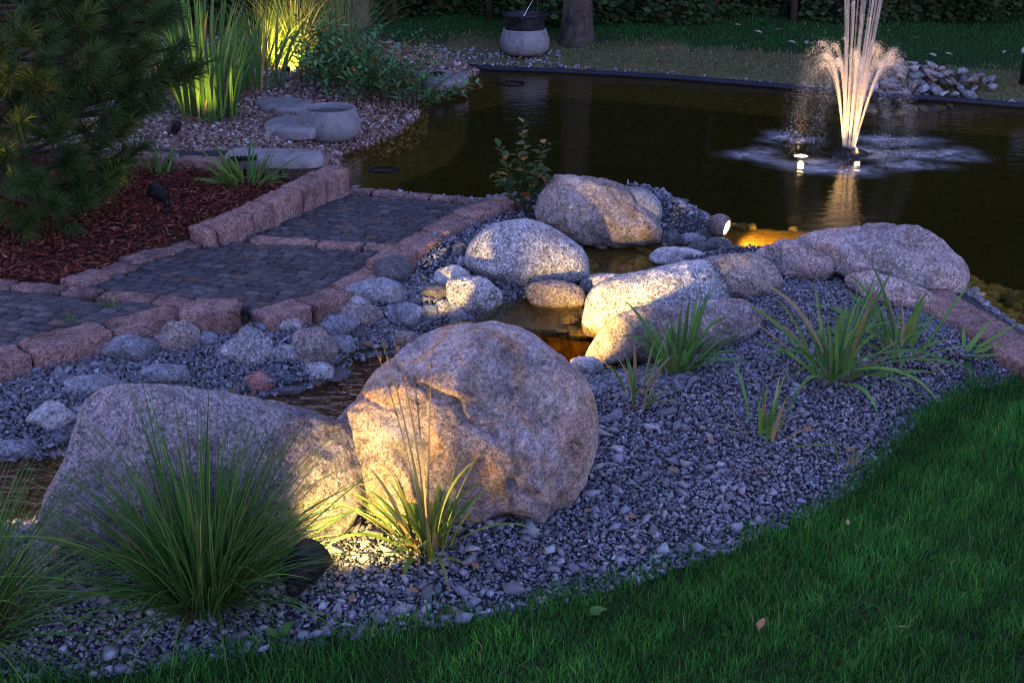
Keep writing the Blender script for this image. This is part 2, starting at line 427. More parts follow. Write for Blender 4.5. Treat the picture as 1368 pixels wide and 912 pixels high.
def G(px, py):
    z = 0.0
    for _ in range(6):
        p = P(px, py, z); z = 0.5 * z + 0.5 * hz(p.x, p.y)
    p = P(px, py, z); return Vector((p.x, p.y, hz(p.x, p.y)))

# ------------------------------------------------------------------ ground sheet
def axis(lo, hi, step, far):
    a = list(np.arange(lo, hi + 1e-6, step)); s = step; x = hi
    while x < far: s *= 1.45; x += s; a.append(x)
    s = step; x = lo; pre = []
    while x > -far: s *= 1.45; x -= s; pre.append(x)
    return np.array(pre[::-1] + a)
gx, gy = axis(-3.2, 3.4, 0.028, 90), axis(1.8, 10.4, 0.028, 90)
GX, GY = np.meshgrid(gx, gy)
Hh, dP, dL, iL, iM, iB, iP = height(GX.ravel(), GY.ravel(), True)
Vg = np.column_stack([GX.ravel(), GY.ravel(), Hh])
nx, ny = len(gx), len(gy)
ii = (np.arange(ny - 1)[:, None] * nx + np.arange(nx - 1)[None, :]).ravel()
Q = np.column_stack([ii, ii + 1, ii + nx + 1, ii + nx])
c = np.tile(np.array([0.035, 0.035, 0.040]), (len(Vg), 1))          # gravel bed
c[iL] = (0.020, 0.030, 0.012)
c[iB] = (0.09, 0.06, 0.045); c[iM] = (0.040, 0.016, 0.012); c[iP] = (0.030, 0.028, 0.020)
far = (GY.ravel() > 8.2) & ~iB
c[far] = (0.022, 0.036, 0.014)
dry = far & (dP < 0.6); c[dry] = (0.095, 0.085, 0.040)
eg = inside(GX.ravel(), GY.ravel(), EDGE); c[eg] = (0.045, 0.045, 0.052)
wet = (dP < 0.0); c[wet] = (0.075, 0.064, 0.030)
glow_shf = (np.hypot(GX.ravel() - GLOW_SHELF.x, (GY.ravel() - GLOW_SHELF.y) * 1.3) < 0.42) & (dP < 0); c[glow_shf] = (0.20, 0.13, 0.045)  # bed painted amber, part of the lamp's glow put into colour
deep = (dP < -0.35) & ~glow_shf; c[deep] = (0.034, 0.033, 0.016)
pool = wet & (GX.ravel() < 0.95) & (GY.ravel() < 6.0) & ~glow_shf; c[pool] = (0.15, 0.105, 0.045)  # brighter paint on the bed, standing in for golden light in the water
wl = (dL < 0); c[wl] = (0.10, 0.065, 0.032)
ground = link('ground', np_mesh('ground', Vg, [Q], c, True), M_GROUND); tag(ground, kind='structure')

# ------------------------------------------------------------------ water
M_POND = water_mat('pond_water', (0.68, 0.61, 0.33), 0.20, (5, 14, 5), 0.09)
M_STREAM = water_mat('stream_water', (0.80, 0.60, 0.34), 0.35, (14, 30, 14), 0.10, 0.35)
M_FALL = water_mat('falling_water', (0.74, 0.54, 0.24), 0.22, (60, 6, 8), 0.28, 0.6, 0.14)
def sheet(name, poly, z, mat):
    pts = [Vector((x, y, 0)) for x, y in poly]
    tr = np.array(tessellate_polygon([pts]))
    V = np.array([[x, y, z] for x, y in poly])
    return link(name, np_mesh(name, V, [tr]), mat)
tag(sheet('pond_water', POND, WP, M_POND), kind='structure')
tag(sheet('stream_water', LOWER, WL, M_STREAM), kind='structure')
# smooth brown lip where the upper pool slides down into the stream
lipa = [(596, 431), (620, 436), (660, 437), (700, 438), (735, 442), (765, 447), (792, 449)]
lipb = [(520, 476), (560, 488), (620, 495), (680, 500), (720, 500), (765, 496), (800, 492)]
Vc = []; NS = 12
for i in range(NS + 1):
    s = i / NS
    for (xa, ya), (xb, yb) in zip(lipa, lipb):
        a, b = P(xa, ya, WP + 0.002), P(xb, yb, WL + 0.004)
        e = s * s * (3 - 2 * s)
        Vc.append((a.x + (b.x - a.x) * s, a.y + (b.y - a.y) * s, a.z + (b.z - a.z) * (0.35 * s + 0.65 * e)))
m = len(lipa)
q = np.array([(i * m + j, i * m + j + 1, (i + 1) * m + j + 1, (i + 1) * m + j) for i in range(NS) for j in range(m - 1)])
casc = link('cascade_water', np_mesh('cascade_water', np.array(Vc), [q], None, True), M_FALL)
tag(casc, kind='structure')
Vb = np.array(Vc) - np.array([0, -0.01, 0.03])
tag(link('stream_bed', np_mesh('stream_bed', Vb, [q], np.full((len(Vb), 3), (0.055, 0.038, 0.017)), True), M_GROUND), kind='structure')

# ------------------------------------------------------------------ scattered stuff
def hull_shape(seed, n=11, squash=(1, 1, 1), round_=0.0):
    r = random.Random(seed); bm = bmesh.new()
    for _ in range(n):
        v = Vector((r.gauss(0, 1), r.gauss(0, 1), r.gauss(0, 1))).normalized() * r.uniform(0.75, 1.0)
        bm.verts.new((v.x * squash[0], v.y * squash[1], v.z * squash[2]))
    res = bmesh.ops.convex_hull(bm, input=bm.verts)
    bmesh.ops.delete(bm, geom=[e for e in res['geom_interior'] if isinstance(e, bmesh.types.BMVert)], context='VERTS')
    bmesh.ops.triangulate(bm, faces=bm.faces)
    bm.verts.ensure_lookup_table(); bm.verts.index_update()
    V = np.array([v.co[:] for v in bm.verts]); T = np.array([[v.index for v in f.verts] for f in bm.faces]); bm.free()
    return V, T
CHIP = [hull_shape(100 + i, 8, (1, 0.78, 0.5)) for i in range(10)]
PEBB = [hull_shape(200 + i, 22, (1, 0.8, 0.6)) for i in range(8)]
BARKC = [hull_shape(300 + i, 9, (1, 0.28, 0.12)) for i in range(8)]

def scatter(name, shapes, pos, size, tilt, cols, mat, smooth=False):
    n = len(pos); k = RNG.integers(0, len(shapes), n)
    yaw = RNG.uniform(0, 2 * math.pi, n); tx = RNG.normal(0, tilt, n); ty = RNG.normal(0, tilt, n)
    Vs, Ts, Cs = [], [], []; off = 0
    for s, (V, T) in enumerate(shapes):
        ix = np.nonzero(k == s)[0]
        if not len(ix): continue
        W = V[None] * size[ix][:, None, None] * RNG.uniform(0.75, 1.25, (len(ix), 1, 3))
        cx, sx = np.cos(tx[ix])[:, None], np.sin(tx[ix])[:, None]; cy, sy = np.cos(ty[ix])[:, None], np.sin(ty[ix])[:, None]
        x, y, z = W[..., 0], W[..., 1], W[..., 2]
        y, z = y * cx - z * sx, y * sx + z * cx
        x, z = x * cy + z * sy, -x * sy + z * cy
        ca, sa = np.cos(yaw[ix])[:, None], np.sin(yaw[ix])[:, None]
        x, y = x * ca - y * sa, x * sa + y * ca
        W = np.stack([x, y, z], -1) + pos[ix][:, None, :]
        nv = V.shape[0]
        Vs.append(W.reshape(-1, 3)); Ts.append((T[None] + (off + np.arange(len(ix)) * nv)[:, None, None]).reshape(-1, 3))
        Cs.append(np.repeat(cols[ix], nv, 0)); off += nv * len(ix)
    return link(name, np_mesh(name, np.concatenate(Vs), [np.concatenate(Ts)], np.concatenate(Cs), smooth), mat)
def in_view(X, Y, m=0.35):
    t = Y * CS + HC * SN
    return np.abs(X) < 0.40 * t + m
def palette(n, cols, w, jit=0.25):
    k = RNG.choice(len(cols), n, p=np.array(w) / sum(w)); c = np.array(cols)[k]
    return np.clip(c * RNG.uniform(1 - jit, 1 + jit, (n, 1)) * RNG.uniform(0.94, 1.06, (n, 3)), 0, 1)

GREYS = [(0.155, 0.16, 0.185), (0.23, 0.235, 0.265), (0.105, 0.107, 0.125), (0.19, 0.15, 0.145), (0.28, 0.28, 0.30)]
LAMP = P(962, 318, WP)
def gravel_zone(X, Y):
    h, dp, dl, il, im, ib, ip = height(X, Y, True)
    ok = (np.hypot(X - LAMP.x - .10, Y - LAMP.y) > .12)
    ok &= (sdist(X, Y, LAWN) > -.04) & (~im) & (~ib) & (~ip) & (~inside(X, Y, EDGE)) & (Y < 7.0) & (dp > -0.02) & (dl > -0.05) & in_view(X, Y, .5)
    return ok, h
def scatter_gravel():
    N = 330000
    X = RNG.uniform(-2.9, 2.9, N); Y = RNG.uniform(2.1, 7.0, N)
    X[170000:240000] = RNG.uniform(-2.4, 0.1, 70000); Y[170000:240000] = RNG.uniform(3.6, 5.3, 70000)
    X[240000:] = RNG.uniform(-1.6, 1.9, N - 240000); Y[240000:] = RNG.uniform(2.3, 4.9, N - 240000)
    ok, h = gravel_zone(X, Y)
    s = np.exp(RNG.normal(math.log(0.0075), 0.32, N))
    left = (X < 0.0) & (Y > 3.7)
    s = np.where(left, np.exp(RNG.normal(math.log(0.0105), 0.28, N)), s)
    keep = ok & (RNG.uniform(0, 1, N) < np.where(left, 0.95, 1.0))
    X, Y, h, s = X[keep], Y[keep], h[keep], s[keep]
    pos = np.column_stack([X, Y, h + s * RNG.uniform(0.1, 0.9, len(s))])
    tag(scatter('gravel', CHIP, pos, s, 0.5, palette(len(s), GREYS, [6, 3, 4, 0.8, 0.35]), M_GRAVEL), kind='stuff')
    # coarser broken stone among it
    N = 26000
    X = RNG.uniform(-2.6, 2.4, N); Y = RNG.uniform(2.1, 6.9, N)
    ok, h = gravel_zone(X, Y)
    bank = (X > 0.3) & (Y > 5.6)
    strip = (X < 0.2) & (Y > 4.55)
    front = (X < 0.62) & (Y < 4.35)
    pr = np.where(bank | strip, 0.9, np.where(front, 0.62, 0.03))
    cl = 0.5 + 0.5 * np.sin(X * 7.3 + 1.0) * np.cos(Y * 6.1 - X * 3.0)
    keep = ok & (RNG.uniform(0, 1, N) < pr * (0.35 + 0.9 * cl))
    X, Y, h = X[keep], Y[keep], h[keep]
    s = np.exp(RNG.normal(math.log(0.0195), 0.32, len(X))); s = np.minimum(s, 0.042)
    pos = np.column_stack([X, Y, h + s * 0.30])
    tag(scatter('broken_stone_chippings', CHIP, pos, s, 0.38, palette(len(s), [(0.17, 0.175, 0.20), (0.235, 0.24, 0.27), (0.11, 0.112, 0.13), (0.22, 0.18, 0.175)], [6, 3, 3, .6]), M_GRAVEL), kind='stuff')
scatter_gravel()

def scatter_beach():
    N = 60000
    X = RNG.uniform(-3.2, 0.1, N); Y = RNG.uniform(6.4, 11.5, N)
    h, dp, dl, il, im, ib, ip = height(X, Y, True)
    keep = ib & (dp > -0.12) & in_view(X, Y) & (RNG.uniform(0, 1, N) < np.where(Y < 8.6, 1.0, 0.5))
    X, Y, h = X[keep], Y[keep], h[keep]
    s = np.exp(RNG.normal(math.log(0.012), 0.3, len(X))) * np.where(Y > 8.6, 1.5, 1)
    pos = np.column_stack([X, Y, h + s * 0.35])
    tag(scatter('beach_pebbles', PEBB, pos, s, 0.4, palette(len(s), [(0.34, 0.24, 0.20), (0.48, 0.40, 0.37), (0.20, 0.12, 0.09), (0.62, 0.58, 0.56)], [5, 2.2, 6, .7]) * 0.62, M_GRAVEL, True), kind='stuff')
    # stones on the shallow pond floor by the right-hand bank, and in the stream
    N = 3600
    X = RNG.uniform(0.2, 3.2, N); Y = RNG.uniform(3.2, 6.6, N)
    h, dp, dl, *_ = height(X, Y, True)
    keep = (dp < -0.01) & (dp > -0.95) & ((np.hypot(X - GLOW_SHELF.x, (Y - GLOW_SHELF.y) * 1.3) > 0.40) | (RNG.uniform(0, 1, N) < .0))
    X, Y, h = X[keep], Y[keep], h[keep]
    s = RNG.uniform(0.03, 0.06, len(X))
    a = scatter('pond_floor_pebbles', PEBB, np.column_stack([X, Y, h + s * 0.1]), s, 0.2, palette(len(s), [(0.24, 0.20, 0.12), (0.34, 0.25, 0.15), (0.14, 0.12, 0.08)], [4, 2, 3]), M_GRAVEL, True)
    tag(a, kind='stuff')
    N = 2500
    X = RNG.uniform(-2.4, 0.5, N); Y = RNG.uniform(3.2, 5.2, N)
    h, dp, dl, *_ = height(X, Y, True)
    keep = (dl < 0.02)
    X, Y, h = X[keep], Y[keep], h[keep]
    s = RNG.uniform(0.012, 0.035, len(X))
    tag(scatter('stream_bed_pebbles', PEBB, np.column_stack([X, Y, h + s * 0.1]), s, 0.3, palette(len(s), [(0.17, 0.12, 0.075), (0.12, 0.10, 0.085), (0.22, 0.15, 0.09)], [4, 3, 2]), M_GRAVEL, True), kind='stuff')
    # grey stone strip behind the pond edging
    N = 16000
    X = RNG.uniform(-2.0, 4.6, N); Y = RNG.uniform(7.6, 11.0, N)
    h, dp, dl, il, im, ib, ip = height(X, Y, True)
    keep = (~ib) & (dp > 0.02) & (dp < np.where(X < 0.4, 0.55, 0.05)) & in_view(X, Y)
    X, Y, h = X[keep], Y[keep], h[keep]
    s = RNG.uniform(0.012, 0.03, len(X))
    tag(scatter('bank_gravel', CHIP, np.column_stack([X, Y, h + s * 0.3]), s, 0.5, palette(len(s), GREYS, [4, 4, 2, 1, 1.2]), M_GRAVEL), kind='stuff')
scatter_beach()

def scatter_mulch():
    N = 34000
    X = RNG.uniform(-3.4, -0.4, N); Y = RNG.uniform(4.6, 7.6, N)
    h, dp, dl, il, im, ib, ip = height(X, Y, True)
    keep = im & in_view(X, Y)
    X, Y, h = X[keep], Y[keep], h[keep]
    s = np.exp(RNG.normal(math.log(0.020), 0.4, len(X)))
    tag(scatter('bark_mulch', BARKC, np.column_stack([X, Y, h + RNG.uniform(0.0, 0.022, len(s))]), s, 0.35,
        palette(len(s), [(0.135, 0.036, 0.024), (0.080, 0.022, 0.017), (0.21, 0.070, 0.042), (0.32, 0.17, 0.10)], [5, 4, 2.4, 0.5]), M_BARK), kind='stuff')
scatter_mulch()

def blades_mesh(name, X, Y, Z, L, W, cols, lean=0.45):
    n = len(X); az = RNG.uniform(0, 2 * math.pi, n); ln = np.abs(RNG.normal(0, lean, n)); cv = np.abs(RNG.normal(0.3, 0.35, n))
    d = np.column_stack([np.cos(az), np.sin(az), np.zeros(n)]); up = np.array([0, 0, 1.0])
    fa = RNG.uniform(0, math.pi, n); sd_ = np.column_stack([np.cos(fa), np.sin(fa), np.zeros(n)])
    b = np.column_stack([X, Y, Z])
    t1 = d * np.sin(ln)[:, None] + up * np.cos(ln)[:, None]; l2 = ln + cv
    t2 = d * np.sin(l2)[:, None] + up * np.cos(l2)[:, None]
    m_ = b + t1 * (L * 0.55)[:, None]; tip = m_ + t2 * (L * 0.45)[:, None]
    w = (W / 2)[:, None]
    V = np.stack([b - sd_ * w, b + sd_ * w, m_ + sd_ * w * 0.85, m_ - sd_ * w * 0.85, tip], 1).reshape(-1, 3)
    o = np.arange(n) * 5
    q = np.column_stack([o, o + 1, o + 2, o + 3]); t = np.column_stack([o + 3, o + 2, o + 4])
    cc = np.repeat(cols, 5, 0)
    return link(name, np_mesh(name, V, [q, t], cc, True), M_GRASS)
def lawn_front():
    N = 400000
    X = RNG.uniform(-2.0, 3.4, N); Y = RNG.uniform(1.95, 4.6, N)
    dl = sdist(X, Y, LAWN)
    keep = in_view(X, Y, .75) & (dl < np.where(RNG.uniform(0, 1, N) < .25, RNG.uniform(-.02, .055, N), RNG.uniform(-0.03, 0.02, N)) + .012 * smooth2(X, Y, 14.0)) 
    X, Y = X[keep], Y[keep]; Z = height(X, Y) - 0.004
    n = len(X); clump = smooth2(X, Y, 9.0) + smooth2(X, Y, 21.0, 2.0)
    L = RNG.uniform(0.020, 0.052, n) * (1 + 0.16 * clump) * np.where(RNG.uniform(0, 1, n) < .03, 1.5, 1); W = RNG.uniform(0.0016, 0.0034, n)
    cols = palette(n, [(0.032, 0.125, 0.018), (0.022, 0.100, 0.017), (0.048, 0.150, 0.020), (0.15, 0.15, 0.05)], [5, 4, 2.0, 0.16], 0.4) * (1.25 + 0.28 * np.clip(smooth2(X, Y, 4.0, 1.0), -1, 1) + 0.2 * np.clip(clump, -1, 1))[:, None]
    tag(blades_mesh('lawn_grass', X, Y, Z, L, W, cols), kind='stuff')
def lawn_back():
    N = 150000
    X = RNG.uniform(-4.2, 6.2, N); Y = RNG.uniform(7.8, 13.0, N)
    h, dp, dl, il, im, ib, ip = height(X, Y, True)
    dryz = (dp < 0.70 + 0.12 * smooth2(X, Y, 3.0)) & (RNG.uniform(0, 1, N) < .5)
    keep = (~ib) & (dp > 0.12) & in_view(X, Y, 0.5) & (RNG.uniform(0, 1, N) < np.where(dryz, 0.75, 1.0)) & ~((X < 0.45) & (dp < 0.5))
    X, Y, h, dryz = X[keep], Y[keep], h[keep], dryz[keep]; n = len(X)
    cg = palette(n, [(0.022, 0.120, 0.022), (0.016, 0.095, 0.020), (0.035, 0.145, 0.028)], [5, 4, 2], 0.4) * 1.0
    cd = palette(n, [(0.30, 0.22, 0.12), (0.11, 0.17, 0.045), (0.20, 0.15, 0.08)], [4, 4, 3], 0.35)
    L = np.where(dryz, RNG.uniform(0.015, 0.045, n), RNG.uniform(0.016, 0.036, n)); W = RNG.uniform(0.003, 0.006, n)
    tag(blades_mesh('far_lawn_grass', X, Y, h - 0.004, L, W, np.where(dryz[:, None], cd, cg)), kind='stuff')
lawn_front(); lawn_back()

# ------------------------------------------------------------------ cobbled path
def path_setts():
    # rows run across the ramp, courses along it
    v = np.array([PDIR[0], PDIR[1]]); a = P(110, 378, 0); b = P(330, 412, 0)
    u = np.array([b.x - a.x, b.y - a.y]); u /= np.linalg.norm(u)
    SU, SV = 0.066, 0.050
    Vs = []; Qs = []; Cs = []; n = 0
    o = np.array([PA.x, PA.y])
    cu, cv = np.meshgrid(np.arange(-52, 54), np.arange(-36, 84))
    r = random.Random(5)
    # oblique frame -> world
    for k in range(cv.shape[0]):
        row = r.uniform(0, SU)
        for j in range(cv.shape[1]):
            uu = (cu[k, j]) * SU + row; vv = cv[k, j] * SV * 1.0
            wob = 0.012 * math.sin(uu * 9.0 + k)
            p = o + u * uu + v * (vv + wob)
            Cs.append((p[0], p[1], k))
    C = np.array(Cs); X, Y = C[:, 0], C[:, 1]
    d = sdist(X, Y, PATH)
    ok = d < -0.02
    for strip in STRIPS: ok &= sdist_line(X, Y, strip) > 0.062
    C = C[ok]
    vp = np.array([-u[1], u[0]]); 
    if vp @ v < 0: vp = -vp
    sk = 1.0
    mb = MB()
    for x, y, k in C:
        hw, hv = SU * 0.5 * r.uniform(0.88, 0.97), SV * 0.5 * abs(vp @ v) * r.uniform(0.86, 0.97)
        z0 = float(path_z(np.array([x]), np.array([y]))[0]); dz = r.uniform(-0.004, 0.003)
        an = r.uniform(-0.09, 0.09); ca, sa = math.cos(an), math.sin(an)
        uu = u * ca + vp * sa; ww = vp * ca - u * sa
        ring = lambda s, z, jt: [np.array([*(np.array([x, y]) + uu * sx * hw * s * r.uniform(1 - jt, 1 + jt) + ww * sy * hv * s * r.uniform(1 - jt, 1 + jt)), z]) for sx, sy in ((-1, -1), (1, -1), (1, 1), (-1, 1))]
        t1, t2 = r.uniform(-.003, .003), r.uniform(-.003, .003)
        top = ring(0.91, z0 + dz, 0.04); top[0][2] += t1; top[2][2] -= t1; top[1][2] += t2; top[3][2] -= t2
        V = ring(1.0, z0 - 0.04, 0.0) + ring(1.0, z0 + dz - 0.006, 0.04) + top
        q = [(0, 1, 5, 4), (1, 2, 6, 5), (2, 3, 7, 6), (3, 0, 4, 7), (4, 5, 9, 8), (5, 6, 10, 9), (6, 7, 11, 10), (7, 4, 8, 11), (8, 9, 10, 11)]
        base = np.array(r.choices([(0.070, 0.066, 0.070), (0.095, 0.088, 0.088), (0.052, 0.050, 0.054), (0.11, 0.075, 0.06)], [5, 3, 3, 0.7])[0]) * r.uniform(0.62, 1.0)
        mb.add(V, q, None, base)
    o_ = mb.build('path', M_SETT, smooth=False); tag(o_, kind='structure')
def sdist_line(X, Y, pts):
    d = np.full(X.shape, 1e9)
    for (x0, y0), (x1, y1) in zip(pts[:-1], pts[1:]):
        ex, ey = x1 - x0, y1 - y0; t = np.clip(((X - x0) * ex + (Y - y0) * ey) / (ex * ex + ey * ey), 0, 1)
        d = np.minimum(d, np.hypot(X - x0 - t * ex, Y - y0 - t * ey))
    return d

def rough_block(L_, W_, H_, seed, n=4, amt=0.010):
    """a split granite block: subdivided box with rounded arrises and hacked faces, top at z=0"""
    r = random.Random(seed); bm = bmesh.new(); bmesh.ops.create_cube(bm, size=1.0)
    bmesh.ops.subdivide_edges(bm, edges=bm.edges, cuts=n, use_grid_fill=True)
    off = Vector((r.uniform(0, 50), r.uniform(0, 50), r.uniform(0, 50)))
    for v in bm.verts:
        p = v.co.copy()
        q_ = [abs(c) * 2 for c in p]
        rd = sum(1 for c in q_ if c > 0.97)
        if rd >= 2: p *= 0.985 if rd == 2 else 0.97
        p = Vector((p.x * L_, p.y * W_, p.z * H_))
        d = mnoise.noise_vector(p * 11 + off) * amt * .6 + mnoise.noise_vector(p * 32 + off) * amt * 0.55 + mnoise.noise_vector(p * 75 + off) * amt * 0.35
        v.co = p + d + Vector((0, 0, -H_ / 2))
    me = bpy.data.meshes.new('block'); bm.to_mesh(me); bm.free()
    me.polygons.foreach_set('use_smooth', np.ones(len(me.polygons), bool))
    return me
def kerb(name, label, pts, width, height_, blen, seed, cat='edging', gap=0.014, vary=0.0, zjit=0.008):
    """a row of split granite blocks along pts (world xyz of the top centre line)"""
    pts = [Vector(p) for p in pts]
    root = empty(name, pts[0] - Vector((0, 0, height_)), label, cat)
    r = random.Random(seed)
    seg = [(pts[i + 1] - pts[i]).length for i in range(len(pts) - 1)]; tot = sum(seg)
    def at(s):
        for i, l in enumerate(seg):
            if s <= l or i == len(seg) - 1: return pts[i].lerp(pts[i + 1], s / l)
            s -= l
    s = 0.0
    while s < tot - 0.03:
        l = min(blen * r.uniform(0.7, 1.35), tot - s)
        if tot - s - l < 0.05: l = tot - s
        a, b = at(s), at(s + l); d = b - a
        me = rough_block(d.length - gap, width * r.uniform(0.9, 1.1), height_ + r.uniform(0, vary), r.random() * 1e6, 8 if d.length > 0.15 else 6, 0.011)
        o = link('block', me, M_PINK, root)
        o.location = (a + b) / 2 - root.location + Vector((0, 0, r.uniform(-zjit, zjit)))
        pitch = math.atan2(d.z, math.hypot(d.x, d.y))
        o.rotation_euler = (r.uniform(-.04, .04), -pitch, math.atan2(d.y, d.x) + r.uniform(-.05, .05))
        s += l
    return root
def K(pts): return [P(x, y, z) for x, y, z in pts]
k_left = K([(452, 221, .04), (400, 245, .038), (350, 270, .035), (300, 293, .03), (262, 308, .015)])
k_leftflat = K([(262, 311, -.015), (190, 333, 0.0), (135, 357, 0.005), (95, 375, .005)])
k_back = K([(440, 213, .045), (380, 214, .045), (300, 212, .045), (215, 208, .045), (120, 205, .045)])
k_right = K([(684, 262, .02), (640, 279, .02), (590, 303, .018), (548, 326, .016), (505, 349, .01)])
k_rightflat = K([(505, 352, -.01), (460, 376, -.005), (420, 394, 0), (385, 409, .002), (345, 419, .004)])
k_front = K([(320, 405, .035), (265, 408, .04), (205, 416, .035), (150, 432, .02), (90, 449, .012), (20, 468, .01), (-60, 488, .01), (-200, 520, .01)])
k_strip1 = K([(318, 402, .012), (250, 397, .010), (150, 388, .006), (60, 380, .006), (-60, 374, .006), (-250, 372, .006)])
k_strip2 = K([(535, 323, -.035), (470, 320, -.037), (400, 316, -.037), (335, 313, -.035)])
k_water = K([(650, 265, -.095), (590, 261, -.098), (530, 257, -.10), (465, 253, -.10)])
k_far = K([(1236, 384, .06), (1280, 416, .06), (1330, 446, .055), (1380, 478, .05), (1470, 535, .05), (1600, 620, .05)])
def flush(k, up=.008): return [Vector((p.x, p.y, float(path_z(np.array([p.x]), np.array([p.y]))[0]) + up)) for p in k]
k_leftflat, k_rightflat, k_strip1, k_strip2, k_water = flush(k_leftflat, .012), flush(k_rightflat, .012), flush(k_strip1), flush(k_strip2), flush(k_water, .012)
kerb('granite_edging', 'raised pink granite block wall between the bark bed and the cobbled ramp', k_left, 0.135, 0.26, 0.24, 11, zjit=.004)
kerb('granite_edging', 'flat pink granite strip between red bark mulch and paving, continuing the raised wall', k_leftflat, 0.12, 0.10, 0.20, 12)
kerb('granite_edging', 'low granite block wall at the back of the bark bed, below the pebble beach', k_back, 0.13, 0.20, 0.30, 13)
kerb('granite_edging', 'raised pink granite kerb between the cobbled ramp and the grey boulders', k_right, 0.15, 0.24, 0.22, 14)
kerb('granite_edging', 'flush pink granite kerb between the paving and the blue-grey chippings', k_rightflat, 0.13, 0.12, 0.22, 15)
kerb('granite_edging', 'chunky reddish granite blocks stepping up in front of the cobbles, above the gravel slope', k_front, 0.15, 0.24, 0.25, 16)
kerb('granite_edging', 'flush pink granite course crossing the path beside the chunky front blocks', k_strip1, 0.095, 0.10, 0.20, 17, zjit=.003)
kerb('granite_edging', 'thin pink granite course across the middle of the cobbled ramp', k_strip2, 0.080, 0.10, 0.22, 18, zjit=.003)
kerb('granite_edging', 'narrow granite course where the cobbled ramp meets the pond', k_water, 0.09, 0.12, 0.16, 19, zjit=.004)
kerb('granite_edging', 'pink granite edging by the pond, right of the large pink boulder', k_far, 0.17, 0.14, 0.30, 20)
STRIPS = [[(p.x, p.y) for p in k] for k in (k_strip1, k_strip2, k_left, k_leftflat, k_right, k_rightflat, k_front, k_water)]
path_setts()

